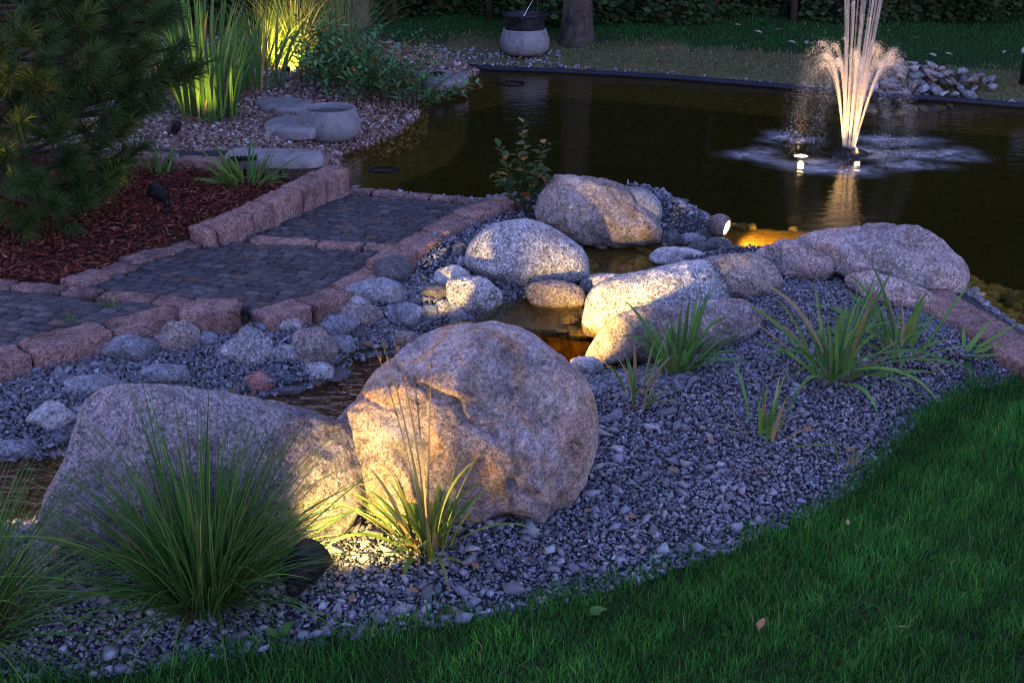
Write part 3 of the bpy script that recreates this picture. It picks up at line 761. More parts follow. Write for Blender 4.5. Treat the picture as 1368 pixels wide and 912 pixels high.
# ------------------------------------------------------------------ boulders and stones
def sphere_pts(sub):
    bm = bmesh.new(); bmesh.ops.create_icosphere(bm, subdivisions=sub, radius=1.0)
    bm.verts.index_update()
    V = np.array([v.co[:] for v in bm.verts]); T = np.array([[v.index for v in f.verts] for f in bm.faces]); bm.free()
    return V, T
SPH = {k: sphere_pts(k) for k in (3, 4, 5, 6, 7)}
def rock(name, label, outline, mat, gz=None, depth=0.8, sub=4, rough=0.035, facets=5, seed=1, group=None, cat='rock', n=2.5, crack=None, sink=0.0, freq=2.2):
    ol = np.array(outline, float); r = random.Random(seed)
    x0, y0 = ol.min(0); x1, y1 = ol.max(0); cx, cy = (x0 + x1) / 2, (y0 + y1) / 2
    low = ol[np.argmax(ol[:, 1])]
    bx = 0.5 * cx + 0.5 * low[0]
    c0 = G(bx, y1 - 2) if gz is None else P(bx, y1, gz)
    t0 = depth_of(c0); w = (x1 - x0) / F * t0; hgt = (y1 - y0) / F * t0
    dw = 0.5 * depth * (0.6 * w + 0.4 * min(w, hgt * 1.6))
    tc = t0 + dw * 0.55
    O = Vector((0, 0, HC)) + ray(cx, cy) * tc
    Wv = ray(cx, cy).normalized(); Rv = Vector((1, 0, 0)); Rv = (Rv - Wv * Rv.dot(Wv)).normalized(); Uv = Rv.cross(Wv)
    # dense closed outline -> polar radius
    m = len(ol); dens = []
    for i in range(m):           # Catmull-Rom through the outline
        p0, p1, p2, p3 = ol[i - 1], ol[i], ol[(i + 1) % m], ol[(i + 2) % m]
        for k in range(14):
            t = k / 14
            dens.append(0.5 * ((2 * p1) + (-p0 + p2) * t + (2 * p0 - 5 * p1 + 4 * p2 - p3) * t * t + (-p0 + 3 * p1 - 3 * p2 + p3) * t ** 3))
    dens = np.array(dens); dx, dy = (dens[:, 0] - cx) * tc / F, -(dens[:, 1] - cy) * tc / F
    th = np.arctan2(dy, dx); rad = np.hypot(dx, dy); o_ = np.argsort(th); th, rad = th[o_], rad[o_]
    th = np.concatenate([th - 2 * math.pi, th, th + 2 * math.pi]); rad = np.concatenate([rad] * 3)
    V, T = SPH[sub]
    a, b, c_ = V[:, 0], V[:, 1], V[:, 2]
    rho = np.sqrt(a * a + b * b); ang = np.arctan2(b, a)
    cp = np.sign(c_) * np.abs(c_) ** (2 / n); rp = rho ** (2 / n)
    R_ = np.interp(ang, th, rad) * rp
    U, Vv, Wd = R_ * np.cos(ang), R_ * np.sin(ang), cp * dw
    L3 = np.column_stack([U, Vv, Wd]); sz = 0.5 * (w + hgt) * 0.5
    # broad facets facing the viewer and the sky
    for _ in range(facets):
        nv = np.array([r.uniform(-0.8, 0.8), r.uniform(-0.35, 0.8), -r.uniform(0.45, 1.0)]); nv /= np.linalg.norm(nv)
        d = L3 @ nv; lim = d.max() * r.uniform(0.80, 0.94)
        ex = np.maximum(0, d - lim); L3 = L3 - nv[None] * (ex * 0.85)[:, None]
    off = Vector((r.uniform(0, 99), r.uniform(0, 99), r.uniform(0, 99)))
    out = np.empty_like(L3)
    for i, p in enumerate(L3):
        pv = Vector(p); q_ = pv / sz
        nr = Vector((p[0] / (w / 2) ** 2, p[1] / (hgt / 2) ** 2, p[2] / dw ** 2)); nr = nr.normalized() if nr.length > 1e-9 else nr
        dsp = rough * sz * (mnoise.fractal(q_ * freq + off, 0.9, 2.1, 5) + 0.5 * (1 - abs(mnoise.noise(q_ * freq * 1.6 + off)) * 2.4 - 0.4) - 0.45 * max(0, mnoise.noise(q_ * freq * 3.3 - off)) - 0.22 * abs(mnoise.noise(q_ * freq * 7.5 + off)))
        if crack is not None:
            for (ax, ay), (bx_, by), dep, wid in crack:
                A = np.array([(ax - cx) * tc / F, -(ay - cy) * tc / F]); B = np.array([(bx_ - cx) * tc / F, -(by - cy) * tc / F])
                e = B - A; t = min(1, max(0, ((p[0] - A[0]) * e[0] + (p[1] - A[1]) * e[1]) / (e @ e)))
                wob = 0.018 * mnoise.noise(Vector((p[0] * 16, p[1] * 16, 3.3)))
                dd = math.hypot(p[0] - A[0] - t * e[0] + wob, p[1] - A[1] - t * e[1] + wob)
                if p[2] < 0: dsp -= dep * math.exp(-(dd / wid) ** 2)
        pv = pv + nr * dsp
        out[i] = pv
    Wm = np.array([Rv[:], Uv[:], Wv[:]])
    Wd_ = out @ Wm + np.array(O[:])
    Wd_[:, 2] -= sink
    loc = Vector((O.x, O.y, c0.z))
    me = np_mesh(name, Wd_ - np.array(loc[:]), [T], None, True)
    o = link(name, me, mat, None, loc)
    return tag(o, label, cat, group)

M_BIG = granite('big_boulder_granite', (0.42, 0.34, 0.29), (0.33, 0.30, 0.32), (0.34, 0.24, 0.20), 0.8, 0.55, 0.8, 1.0, vein=0.22, ochre=(0.48, 0.25, 0.10))
M_LEFT = granite('left_boulder_granite', (0.26, 0.235, 0.24), (0.21, 0.20, 0.22), (0.30, 0.23, 0.23), 0.6, 0.7, 0.8, 5.0, vein=0.25)
M_BACK = granite('warm_boulder_granite', (0.44, 0.36, 0.30), (0.36, 0.31, 0.29), (0.30, 0.24, 0.23), 0.5, 0.65, 0.9, 8.0, vein=0.2, ochre=(0.45, 0.29, 0.17))
M_GREY = granite('grey_granite', (0.37, 0.36, 0.36), (0.30, 0.295, 0.30), (0.40, 0.37, 0.35), 0.4, 0.9, 0.45, 2.0)
M_BLUE = granite('bluish_stone', (0.24, 0.25, 0.275), (0.19, 0.20, 0.22), (0.29, 0.28, 0.29), 0.5, 0.55, 0.55, 4.0)
M_DARK = granite('dark_stone', (0.12, 0.115, 0.125), (0.09, 0.09, 0.10), (0.16, 0.13, 0.12), 0.5, 0.6, 0.5, 6.0, rough=0.6)
M_BROWN = granite('brownish_stone', (0.27, 0.22, 0.195), (0.22, 0.19, 0.18), (0.33, 0.25, 0.21), 0.6, 0.7, 0.6, 7.0)
M_PALE = granite('pale_stone', (0.46, 0.44, 0.42), (0.38, 0.37, 0.37), (0.48, 0.42, 0.36), 0.4, 0.5, 0.5, 9.0)
M_ROSE = granite('rose_granite', (0.46, 0.37, 0.345), (0.39, 0.35, 0.355), (0.48, 0.32, 0.28), 0.6, 0.7, 0.85, 10.0, vein=0.25)
M_RED = granite('red_stone', (0.36, 0.16, 0.12), (0.30, 0.15, 0.13), (0.40, 0.22, 0.17), 0.5, 0.5, 0.4, 11.0)

rock('boulder', 'broad flat-topped purple-grey boulder behind the large grass clump', [(70, 690), (84, 640), (108, 575), (128, 532), (165, 517), (240, 517), (320, 526), (400, 544), (455, 563), (490, 598), (499, 640), (482, 680), (455, 715), (400, 738), (280, 742), (150, 742), (85, 720)], M_LEFT, depth=0.52, sub=6, rough=0.035, facets=4, seed=3, cat='boulder', n=2.9)
rock('boulder', 'largest rounded boulder with orange stains and a diagonal crack', [(449, 572), (470, 538), (500, 500), (540, 465), (580, 441), (625, 430), (672, 432), (715, 449), (750, 476), (785, 515), (800, 560), (796, 600), (782, 642), (765, 672), (735, 704), (712, 702), (680, 692), (630, 700), (570, 704), (515, 690), (475, 650), (455, 605)], M_BIG, depth=0.80, sub=7, rough=0.032, facets=3, seed=8, cat='boulder', n=2.5,
     crack=[((528, 480), (560, 512), .014, .007), ((560, 512), (600, 540), .020, .008), ((600, 540), (655, 580), .024, .009), ((600, 540), (690, 545), .008, .014), ((470, 530), (540, 545), .008, .012), ((690, 640), (712, 676), .03, .026), ((758, 600), (742, 690), .034, .018), ((720, 560), (735, 640), .014, .02)])
rock('boulder', 'warm-coloured rough boulder beside the leafy shrub at the pond edge', [(716, 290), (720, 262), (730, 240), (760, 235), (800, 238), (832, 250), (862, 275), (883, 305), (879, 323), (850, 331), (800, 332), (758, 324), (732, 306)], M_BACK, gz=WP, depth=0.8, sub=6, rough=0.06, facets=5, seed=12, cat='boulder')
rock('boulder', 'small bluish boulder half hidden behind the warm-coloured rough one', [(820, 262), (838, 250), (862, 253), (880, 268), (884, 288), (872, 305), (840, 310), (822, 290)], M_BLUE, gz=-.06, depth=0.9, sub=5, seed=13, cat='boulder')
rock('boulder', 'smooth egg-shaped grey granite boulder in the upper pool', [(621, 341), (632, 318), (655, 301), (690, 293), (720, 296), (750, 311), (779, 334), (787, 355), (780, 376), (742, 388), (700, 391), (668, 384), (640, 370), (623, 356)], M_GREY, gz=WP - .01, depth=0.85, sub=6, rough=0.018, facets=3, seed=14, cat='boulder', n=2.3)
rock('boulder', 'long pale boulder at the stream, behind the pink-ended one', [(778, 440), (781, 412), (788, 390), (808, 374), (860, 361), (910, 350), (945, 348), (965, 364), (978, 395), (972, 412), (900, 440), (840, 455), (795, 452)], M_GREY, gz=WP - .03, depth=0.62, sub=6, rough=0.03, facets=4, seed=15, cat='boulder')
rock('boulder', 'low pinkish boulder with a broken right end behind the reed grass', [(779, 478), (790, 456), (815, 430), (850, 412), (920, 404), (980, 400), (1012, 408), (1021, 422), (1010, 446), (985, 468), (930, 474), (850, 484), (795, 490)], M_ROSE, depth=0.5, sub=6, rough=0.06, facets=6, seed=16, cat='boulder')
rock('boulder', 'rounded grey boulder touching the long pale one on its right', [(935, 352), (960, 341), (1000, 338), (1030, 351), (1046, 375), (1040, 394), (1000, 402), (972, 396), (955, 372)], M_BROWN, depth=0.8, sub=5, rough=0.05, facets=4, seed=17, cat='boulder')
rock('boulder', 'low sloping boulder between the round grey one and the large pink one', [(1006, 342), (1028, 326), (1060, 321), (1092, 334), (1114, 346), (1108, 372), (1060, 376), (1030, 362)], M_ROSE, depth=0.75, sub=5, rough=0.06, facets=5, seed=18, cat='boulder')
rock('boulder', 'large flat-topped pink boulder standing at the pond edge on the right', [(1060, 324), (1090, 308), (1150, 302), (1215, 302), (1240, 312), (1265, 335), (1284, 354), (1287, 375), (1276, 392), (1250, 402), (1228, 407), (1185, 400), (1140, 378), (1100, 352)], M_ROSE, gz=-0.04, depth=0.62, sub=6, rough=0.05, facets=5, seed=19, cat='boulder', n=2.9)
rock('rock', 'dark wet oblong rock in the upper pool before the egg-shaped boulder', [(702, 388), (714, 377), (748, 375), (775, 383), (782, 396), (777, 410), (740, 414), (710, 407)], M_BROWN, gz=WP - .015, depth=0.8, sub=5, rough=0.06, facets=5, seed=20)
rock('rock', 'flat lamp-lit rock lying in the water below the gravel bank', [(867, 346), (876, 333), (900, 329), (935, 335), (945, 346), (930, 355), (882, 356)], M_PALE, gz=WP - .01, depth=0.9, sub=5, rough=0.03, facets=3, seed=21)
rock('rock', 'flat grey rock between the dark wet rock and the long pale boulder', [(773, 381), (784, 368), (806, 365), (830, 368), (820, 386), (782, 392)], M_GREY, gz=WP - .01, depth=0.9, sub=4, seed=22)
rock('rock', 'pink fractured rock at the foot of the large flat-topped pink boulder', [(1130, 374), (1150, 362), (1180, 366), (1230, 385), (1250, 402), (1235, 414), (1190, 412), (1150, 394)], M_ROSE, depth=0.7, sub=5, rough=0.08, facets=6, seed=23)

def auto_outline(b, seed, style='round'):
    x0, y0, x1, y1 = b; r = random.Random(seed); cx, cy = (x0 + x1) / 2, (y0 + y1) / 2; rx, ry = (x1 - x0) / 2, (y1 - y0) / 2
    pts = []; n = 10 if style != 'angular' else 7
    for i in range(n):
        a = 2 * math.pi * i / n + r.uniform(-.16, .16) * (2 if style == 'angular' else 1)
        e = 0.92
        k = r.uniform(0.82, 1.10) if style != 'angular' else r.uniform(0.8, 1.12)
        ca, sa = math.cos(a), math.sin(a)
        px, py = math.copysign(abs(ca) ** e, ca) * k, math.copysign(abs(sa) ** e, sa) * k
        if style == 'peak' and py < 0: px *= 0.62 + 0.25 * (1 + py); px += 0.12
        pts.append([px, py])
    p = np.array(pts); p = (p - p.min(0)) / (p.max(0) - p.min(0))
    return [(x0 + (x1 - x0) * u, y0 + (y1 - y0) * v) for u, v in p]
STONES = [
 ((36, 535, 100, 578), 'peak', M_PALE, 'pale pointed stone near the left edge of the gravel slope', 0.75),
 ((92, 542, 126, 570), 'round', M_GREY, 'small pale stone squeezed between the pointed stone and the purple boulder', 0.8),
 ((74, 573, 112, 596), 'round', M_DARK, 'small dark stone below the pale pointed one', 0.8),
 ((-14, 584, 64, 616), 'flat', M_BLUE, 'flat blue-grey slab at the water on the left edge', 0.9),
 ((-30, 535, 22, 552), 'flat', M_BLUE, 'flat bluish stone cut by the left picture edge', 0.9),
 ((88, 499, 167, 530), 'round', M_BLUE, 'low oval bluish stone behind the top of the purple boulder', 0.9),
 ((176, 486, 252, 514), 'flat', M_BLUE, 'thin flat slab lying in gravel, between the oval stone and the red one', 0.9),
 ((136, 446, 212, 486), 'round', M_BLUE, 'low speckled stone half buried in gravel below the granite blocks', 0.8),
 ((208, 430, 269, 472), 'angular', M_BROWN, 'upright banded rock leaning before the chunky granite blocks', 0.7),
 ((266, 442, 291, 464), 'round', M_BLUE, 'little blue stone right of the upright banded rock', 0.8),
 ((288, 437, 364, 494), 'peak', M_GREY, 'big speckled sloping rock in the middle of the gravel slope', 0.7),
 ((350, 460, 405, 484), 'flat', M_GREY, 'flat grey stone tucked against the big speckled sloping rock', 0.8),
 ((345, 423, 402, 444), 'flat', M_PALE, 'flat pale stone under the flush granite kerb', 0.9),
 ((378, 437, 452, 490), 'round', M_BROWN, 'brown speckled rock leaning towards the stream', 0.75),
 ((394, 482, 446, 512), 'flat', M_GREY, 'pale-topped stone at the water below the brown speckled rock', 0.8),
 ((322, 496, 371, 526), 'round', M_RED, 'small red stone at the water edge', 0.85),
 ((368, 499, 403, 515), 'angular', M_BLUE, 'small broken stone right of the red one', 0.9),
 ((364, 515, 407, 533), 'flat', M_DARK, 'mossy dark stone sitting in the stream next to the red one', 0.9),
 ((458, 371, 542, 406), 'round', M_BLUE, 'wide low grey stone beneath the dark round one', 0.75),
 ((422, 420, 480, 456), 'angular', M_BLUE, 'angular blue rock with white veins', 0.8),
 ((424, 447, 475, 473), 'angular', M_BLUE, 'pale-topped angular stone under the white-veined blue rock', 0.8),
 ((458, 395, 497, 418), 'round', M_PALE, 'small pale stone on the brown oblong one', 0.8),
 ((436, 404, 513, 438), 'flat', M_BROWN, 'brown oblong stone lying across the chippings', 0.8),
 ((506, 403, 566, 440), 'flat', M_BLUE, 'long grey stone pointing down to the stream', 0.8),
 ((502, 440, 568, 466), 'flat', M_BROWN, 'flat brown stone at the stream behind the largest boulder', 0.9),
 ((499, 340, 548, 384), 'round', M_DARK, 'dark round smooth stone against the granite kerb', 0.85),
 ((562, 381, 600, 404), 'round', M_DARK, 'small dark brown stone in front of the lamp-lit pebbles', 0.85),
 ((579, 354, 628, 388), 'round', M_PALE, 'pale stone catching the lamplight behind the dome-shaped one', 0.8),
 ((596, 369, 672, 421), 'round', M_GREY, 'dome-shaped granite stone at the pool left of the egg-shaped boulder', 0.8),
 ((578, 400, 606, 424), 'round', M_GREY, 'small grey stone leaning on the left of the dome-shaped one', 0.8),
 ((594, 406, 626, 432), 'angular', M_BLUE, 'grey angular stone on the lip where the water slides over', 0.8),
 ((560, 408, 586, 432), 'angular', M_BLUE, 'pointed grey stone by the end of the long grey one', 0.8),
 ((604, 325, 626, 344), 'round', M_BROWN, 'little round brownish stone touching the egg-shaped boulder', 0.9),
 ((455, 436, 500, 456), 'flat', M_DARK, 'thin dark stone between the white-veined rock and the flat brown one', 0.9),
 ((430, 490, 470, 520), 'flat', M_DARK, 'dark wet stone in the stream beside the largest boulder', 0.9),
 ((938, 317, 978, 338), 'round', M_DARK, 'dark wet stone right under the round lamp', 0.9),
 ((902, 311, 944, 329), 'round', M_BLUE, 'bluish wet stone at the foot of the gravel bank', 0.9),
 ((878, 308, 912, 330), 'angular', M_DARK, 'dark angular stone at the waterline next to the warm-coloured boulder', 0.9),
 ((918, 322, 948, 338), 'flat', M_DARK, 'low brown stone in the water between lamp and flat lit rock', 0.9),
 ((925, 306, 952, 322), 'round', M_DARK, 'black stone propped under the left side of the round lamp', 0.9),
 ((358, 95, 388, 113), 'peak', M_BLUE, 'blue-grey stone in front of the lamp-lit ornamental grass', 0.9),
 ((762, 476, 806, 500), 'angular', M_PALE, 'pale broken stone between the largest and the pinkish boulder', 0.9),
]
for i, (b, st, mt, lab, dp_) in enumerate(STONES):
    big = (b[2] - b[0]) > 45
    st2 = 'round' if st == 'flat' else st
    rock('stone', lab, auto_outline(b, 40 + i, st2), mt, depth=dp_, sub=5 if big else 4, n=2.2, rough=0.085 if st == 'angular' else 0.06, facets=9 if st == 'angular' else 6, seed=50 + i, cat='stone',
         gz=(WP - .01 if 300 < b[1] < 335 and b[0] > 860 else None))

# ------------------------------------------------------------------ rubble heap on the far lawn
def rubble():
    meshes = []
    for i in range(7):
        V, T = hull_shape(700 + i, 9, (1, 0.85, 0.7))
        me = np_mesh('heap_stone', V * 0.070, [T]); me.materials.append([M_BLUE, M_GREY, M_BROWN, M_BLUE, M_GREY, M_BLUE, M_ROSE][i]); meshes.append(me)
    r = random.Random(3); placed = []
    def put(x, y, z, s):
        o = bpy.data.objects.new('heap_stone', r.choice(meshes)); COL.objects.link(o)
        o.location = (x, y, z); o.scale = (s * r.uniform(.85, 1.2), s * r.uniform(.85, 1.15), s * r.uniform(.8, 1.1)); o.rotation_euler = (r.uniform(-.5, .5), r.uniform(-.5, .5), r.uniform(0, 6.3))
        tag(o, 'broken grey granite stone in the heap on the far pond bank beside the fountain', 'stone', 'stones in the heap on the far bank')
    c = P(1224, 112, 0.0)
    for layer, (n, rx, ry, z) in enumerate([(52, .62, .26, .03), (36, .48, .18, .09), (18, .32, .11, .15), (6, .17, .05, .20)]):
        for k in range(n):
            for _ in range(30):
                a = r.uniform(0, 6.283); q_ = math.sqrt(r.uniform(0, 1)); x = c.x + .02 + math.cos(a) * rx * q_; y = c.y + .20 + math.sin(a) * ry * q_
                if all((x - p[0]) ** 2 + (y - p[1]) ** 2 > (.074) ** 2 or p[2] != layer for p in placed): break
            placed.append((x, y, layer)); put(x, y, hz(x, y) + z, r.uniform(.8, 1.2))
rubble()

# ------------------------------------------------------------------ stepping slabs
def slab(label, outline, thick, seed, lift=0.02, hole=None):
    c = [P(x, y, lift) for x, y in outline]; ctr = sum(c, Vector()) / len(c); r = random.Random(seed)
    pts = []
    m = len(c)
    for i in range(m):
        p0, p1, p2, p3 = c[i - 1], c[i], c[(i + 1) % m], c[(i + 2) % m]
        for k in range(6):
            t = k / 6; pts.append(0.5 * ((2 * p1) + (p2 - p0) * t + (2 * p0 - 5 * p1 + 4 * p2 - p3) * t * t + (3 * p1 - p0 - 3 * p2 + p3) * t ** 3))
    n = len(pts); V = []; rings = [(1.0, -thick), (1.01, -thick * .45), (0.985, -0.004), (0.94, 0.0), (0.6, 0.002), (0.3, 0.001)]
    for s, z in rings:
        for i, p in enumerate(pts):
            q_ = ctr + (p - ctr) * (s + 0.012 * mnoise.noise(Vector((i * .9, s * 5, seed)))); V.append((q_.x, q_.y, lift + z + 0.003 * mnoise.noise(Vector((q_.x * 9, q_.y * 9, seed)))))
    V.append((ctr.x, ctr.y, lift)); q = [(k * n + i, k * n + (i + 1) % n, (k + 1) * n + (i + 1) % n, (k + 1) * n + i) for k in range(len(rings) - 1) for i in range(n)]
    t = [(5 * n + i, 5 * n + (i + 1) % n, 6 * n) for i in range(n)]
    loc = Vector((ctr.x, ctr.y, lift - thick))
    o = link('stepping_stone', np_mesh('stepping_stone', np.array(V) - np.array(loc[:]), [np.array(q), np.array(t)], None, True), M_SLAB, None, loc)
    tag(o, label, 'stepping stone')
    return o, ctr
slab('oval stepping stone farthest up the pebble beach, before the bushy plant', [(341, 137), (350, 131), (385, 129), (412, 134), (415, 141), (395, 146), (360, 145)], .06, 1, .03)
slab('rectangular stepping stone partly behind the grey stone bowl', [(353, 164), (372, 155), (402, 153), (425, 160), (420, 172), (385, 174), (357, 171)], .06, 2, .03)
slab('long stepping stone laid on top of the low granite back wall', [(302, 203), (318, 197), (370, 198), (420, 200), (432, 208), (415, 213), (360, 213), (305, 211)], .05, 3, .075)
slb, sc_ = slab('pale slab with a dark puddle at the far corner of the pond', [(552, 99), (565, 93), (600, 93), (625, 99), (618, 106), (590, 110), (562, 107)], .06, 4, .0)
pud = [P(574 + 11 + 11 * math.cos(a), 98 + 2.6 * math.sin(a), 0.006) for a in np.arange(16) * 2 * math.pi / 16]
link('puddle', np_mesh('puddle', np.array([p[:] for p in pud]) - np.array(slb.location[:]), [np.arange(16)[None]]), plain('wet_dark', (0.03, 0.03, 0.032), 0.08, spec=0.5), slb)

# ------------------------------------------------------------------ stone bowls, tub
def bowl(px, py, width_px, label, filled=None):
    b = G(px, py); t = depth_of(b); R = width_px / F * t / 2; b.y += R * 0.62; b.z = hz(b.x, b.y)
    b.z = max(b.z, WP + .03)
    root = empty('stone_bowl', b, label, 'bowl')
    mb = MB(); h = R * 0.98
    prof = [(0.01, 0), (.70 * R, .0), (.80 * R, .02 * R), (.93 * R, .16 * R), (1.0 * R, .38 * R), (.98 * R, .60 * R), (.90 * R, .84 * R), (.86 * R, h * .985), (.845 * R, h), (.80 * R, h), (.785 * R, h * .98), (.80 * R, .7 * h), (.78 * R, .52 * h), (0.01, .50 * h)]
    lathe(mb, prof, 40, Matrix.Translation(b)); mb.build('bowl_shell', M_CONC, root)
    if filled:
        m2 = MB(); lathe(m2, [(.80 * R, .80 * h), (.5 * R, .84 * h), (.2 * R, .82 * h), (0.005, .83 * h)], 28, Matrix.Translation(b)); m2.build(filled[0], filled[1], root)
    return root, b, R, h
bowl(438, 193, 84, 'grey stone bowl filled with dark soil on the pebble beach', ('soil', plain('damp_soil', (0.075, 0.062, 0.058), 0.95, bump=1.0, bscale=120, var=0.5)))
_, tb, TR, TH = bowl(701, 80, 67, 'grey stone bowl on the far bank holding a black tub')
def tub():
    R = TR * 0.90; h = TR * 0.92; z = tb.z + TH * 0.50
    loc = Vector((tb.x, tb.y, z + .004)); root = empty('mortar_tub', loc, 'black plastic mortar tub with wire handle standing in the stone bowl', 'tub')
    mb = MB(); hh = TH * .5 + h * .62
    lathe(mb, [(0.005, 0), (R * .74, 0), (R * .78, .01), (R * .90, hh * .9), (R * .915, hh * .93), (R * .99, hh * .94), (R * 1.0, hh * .97), (R * .98, hh), (R * .92, hh), (R * .90, hh * .96), (R * .76, .03), (0.005, .028)], 40, Matrix.Translation(loc))
    mb.build('tub_body', M_TUB, root)
    w = MB()
    a0 = loc + Vector((R * -.12, -R * .93, hh * .9)); a1 = loc + Vector((R * .55, R * .78, hh * .95))
    pts = [np.array(a0.lerp(a1, s)[:]) + np.array([.02 * math.sin(math.pi * s) + .10 * s * (1 - s), 0, .26 * math.sin(math.pi * s) * 0.55]) for s in np.linspace(0, 1, 14)]
    tube(w, pts, 0.004, 6); w.build('wire_handle', M_WIRE, root)
tub()

# ------------------------------------------------------------------ lamps
WARM = (1.0, 0.64, 0.17); AMB = (1.0, 0.62, 0.20)
def spot_light(name, loc, target, energy, angle, blend, col, rad, parent=None):
    l = bpy.data.lights.new(name, 'SPOT'); l.energy = energy; l.spot_size = math.radians(angle); l.spot_blend = blend; l.color = col; l.shadow_soft_size = rad
    o = bpy.data.objects.new(name, l); COL.objects.link(o); o.location = loc
    d = (Vector(target) - Vector(loc)).normalized(); o.rotation_euler = d.to_track_quat('-Z', 'Y').to_euler()
    if parent: o.parent = parent; o.location = Vector(loc) - parent.location
    return o
M_LENS = glow('lit_lamp_lens', (1.0, 0.75, 0.35), 2.0)
def garden_spot(label, foot, centre, target, R, lit=None):
    """black cylindrical spike spotlight: hood, ribbed housing, swivel, stake"""
    foot = Vector(foot); c = Vector(centre); ax = (Vector(target) - c).normalized()
    root = empty('garden_spotlight', foot, label, 'spotlight')
    M = frame_to(c, ax); mb = MB()
    prof = [(.004, -1.25 * R), (.45 * R, -1.24 * R), (.62 * R, -1.15 * R)]
    z = -1.1 * R
    for k in range(6): prof += [(.66 * R + .05 * R * k, z), (.74 * R + .05 * R * k, z + .03 * R), (.74 * R + .05 * R * k, z + .10 * R), (.66 * R + .05 * R * k, z + .13 * R)]; z += .17 * R
    prof += [(.98 * R, -.05 * R), (R, 0), (R, 1.05 * R), (.93 * R, 1.05 * R), (.90 * R, .6 * R), (.005, .55 * R)]
    lathe(mb, prof, 28, M); mb.build('housing', M_BLACK, root)
    if lit:
        m2 = MB(); lathe(m2, [(.86 * R, .60 * R), (.4 * R, .63 * R), (.003, .64 * R)], 24, M); m2.build('lens', M_LENS, root)
        spot_light('lamp_light', c + ax * (R * 1.12), target, *lit, parent=root)
    s = MB(); k = c - ax * (R * 1.1)
    j = Vector((foot.x, foot.y, foot.z + max(0.03, (k.z - foot.z) * .55)))
    tube(s, [k[:], k.lerp(j, .6)[:], j[:]], [R * .30, R * .34, R * .32], 10); s.build('swivel_joint', M_BLACK, root)
    s = MB(); tube(s, [j[:], (foot.x, foot.y, foot.z - .02)], [R * .26, R * .16], 8); s.build('stake', M_BLACK, root)
    return root
# in front of the two big boulders
fA = G(394, 812); cA = Vector((0, 0, HC)) + ray(406, 756) * (depth_of(fA) + .02)
garden_spot('black spotlight in the grass clump, shining on the two front boulders', fA, cA, (-0.04, 3.48, 0.32), 0.047, (8.5, 112, 0.8, WARM, 0.03))
# unlit-looking one in the bark bed, pointing up into the pine
fM = G(224, 288); cM = Vector((0, 0, HC)) + ray(212, 258) * (depth_of(fM) + .0)
garden_spot('small black spike spotlight tilted towards the pine in the bark mulch', fM, cM, Vector((0, 0, HC)) + ray(78, 185) * 6.35, 0.040, (4.5, 60, .6, WARM, .02))
# outside the frame on the left, shining up the stream
fB = Vector((-1.80, 3.45, hz(-1.80, 3.45))); cB = Vector((-1.80, 3.45, WL + .20))
garden_spot('black spotlight standing in the stream left of the purple boulder', fB, cB, (-1.42, 3.45, WL), 0.05, (3, 70, 0.6, AMB, 0.025))
# standing in the stream behind the largest boulder, shining up the pool
fC = Vector((-.42, 4.22, hz(-.42, 4.22))); cC = Vector((-.42, 4.22, WL + .11))
garden_spot('black spotlight standing in the stream hidden behind the largest boulder', fC, cC, (-.22, 5.40, .03), 0.042, (18, 20, 0.5, WARM, 0.015))
fD = Vector((-.02, 4.14, hz(-.02, 4.14))); cD = Vector((-.02, 4.14, .0))
garden_spot('black spotlight in the stream behind the largest boulder, lighting the rocks on the right', fD, cD, (.88, 5.65, .05), 0.040, (25, 62, 1.0, WARM, 0.02))

# round lamp with a stone-like shell at the stream mouth
def round_lamp():
    c = Vector((0, 0, HC)) + ray(962, 301) * depth_of(P(962, 320, WP)); R = 0.058
    ax = Vector((.80, -.50, -.16)).normalized()
    root = empty('round_lamp', (c.x, c.y, c.z - R * 1.1), 'egg-shaped stone-coloured lamp, lit, on the tip of the gravel bank', 'lamp')
    M = frame_to(c, ax); mb = MB()
    prof = [(.003, -1.05 * R)] + [(R * math.sin(a) * .98, -1.05 * R * math.cos(a)) for a in np.linspace(.2, 2.2, 14)] + [(.70 * R, .66 * R), (.62 * R, .64 * R), (.60 * R, .50 * R), (.003, .46 * R)]
    lathe(mb, prof, 28, M); mb.build('lamp_shell', granite('lamp_shell_stone', (0.22, 0.17, 0.14), (0.18, 0.14, 0.12), (0.26, 0.2, 0.16), .4, .6, .5, 21.0), root)
    m2 = MB(); lathe(m2, [(.58 * R, .56 * R), (.3 * R, .60 * R), (.003, .61 * R)], 20, M); m2.build('lens', glow('round_lamp_lens', (1.0, 0.80, 0.45), 7.0), root)
    spot_light('lamp_light', c + ax * R * .8, P(1062, 315, WP - .04), 14, 74, .6, AMB, .02, root)
round_lamp()
# lamps at the foot of the irises and of the ornamental grass
g = G(234, 182)
garden_spot('black spotlight at the foot of the tall iris leaves beside the pine', g, g + Vector((0, .03, .05)), (g.x + .10, g.y + .30, g.z + .40),   .030, (5.5, 110, .7, (1.0, .63, .13), .03))
g2 = G(372, 108) + Vector((.02, .22, .0))
garden_spot('black spotlight hidden behind the blue-grey stone at the ornamental grass', g2, g2 + Vector((0, .02, .03)), (g2.x + .04, g2.y + .40, g2.z + .34), .028, (27, 125, .7, (1.0, .63, .13), .03))
g3 = Vector((-2.38, 5.36, hz(-2.38, 5.36) + .02))
garden_spot('black spotlight under the pine', g3, g3 + Vector((0, 0, .07)), Vector((0, 0, HC)) + ray(22, 22) * 5.62, .036, (16, 46, .7, (1.0, .50, .13), .03))

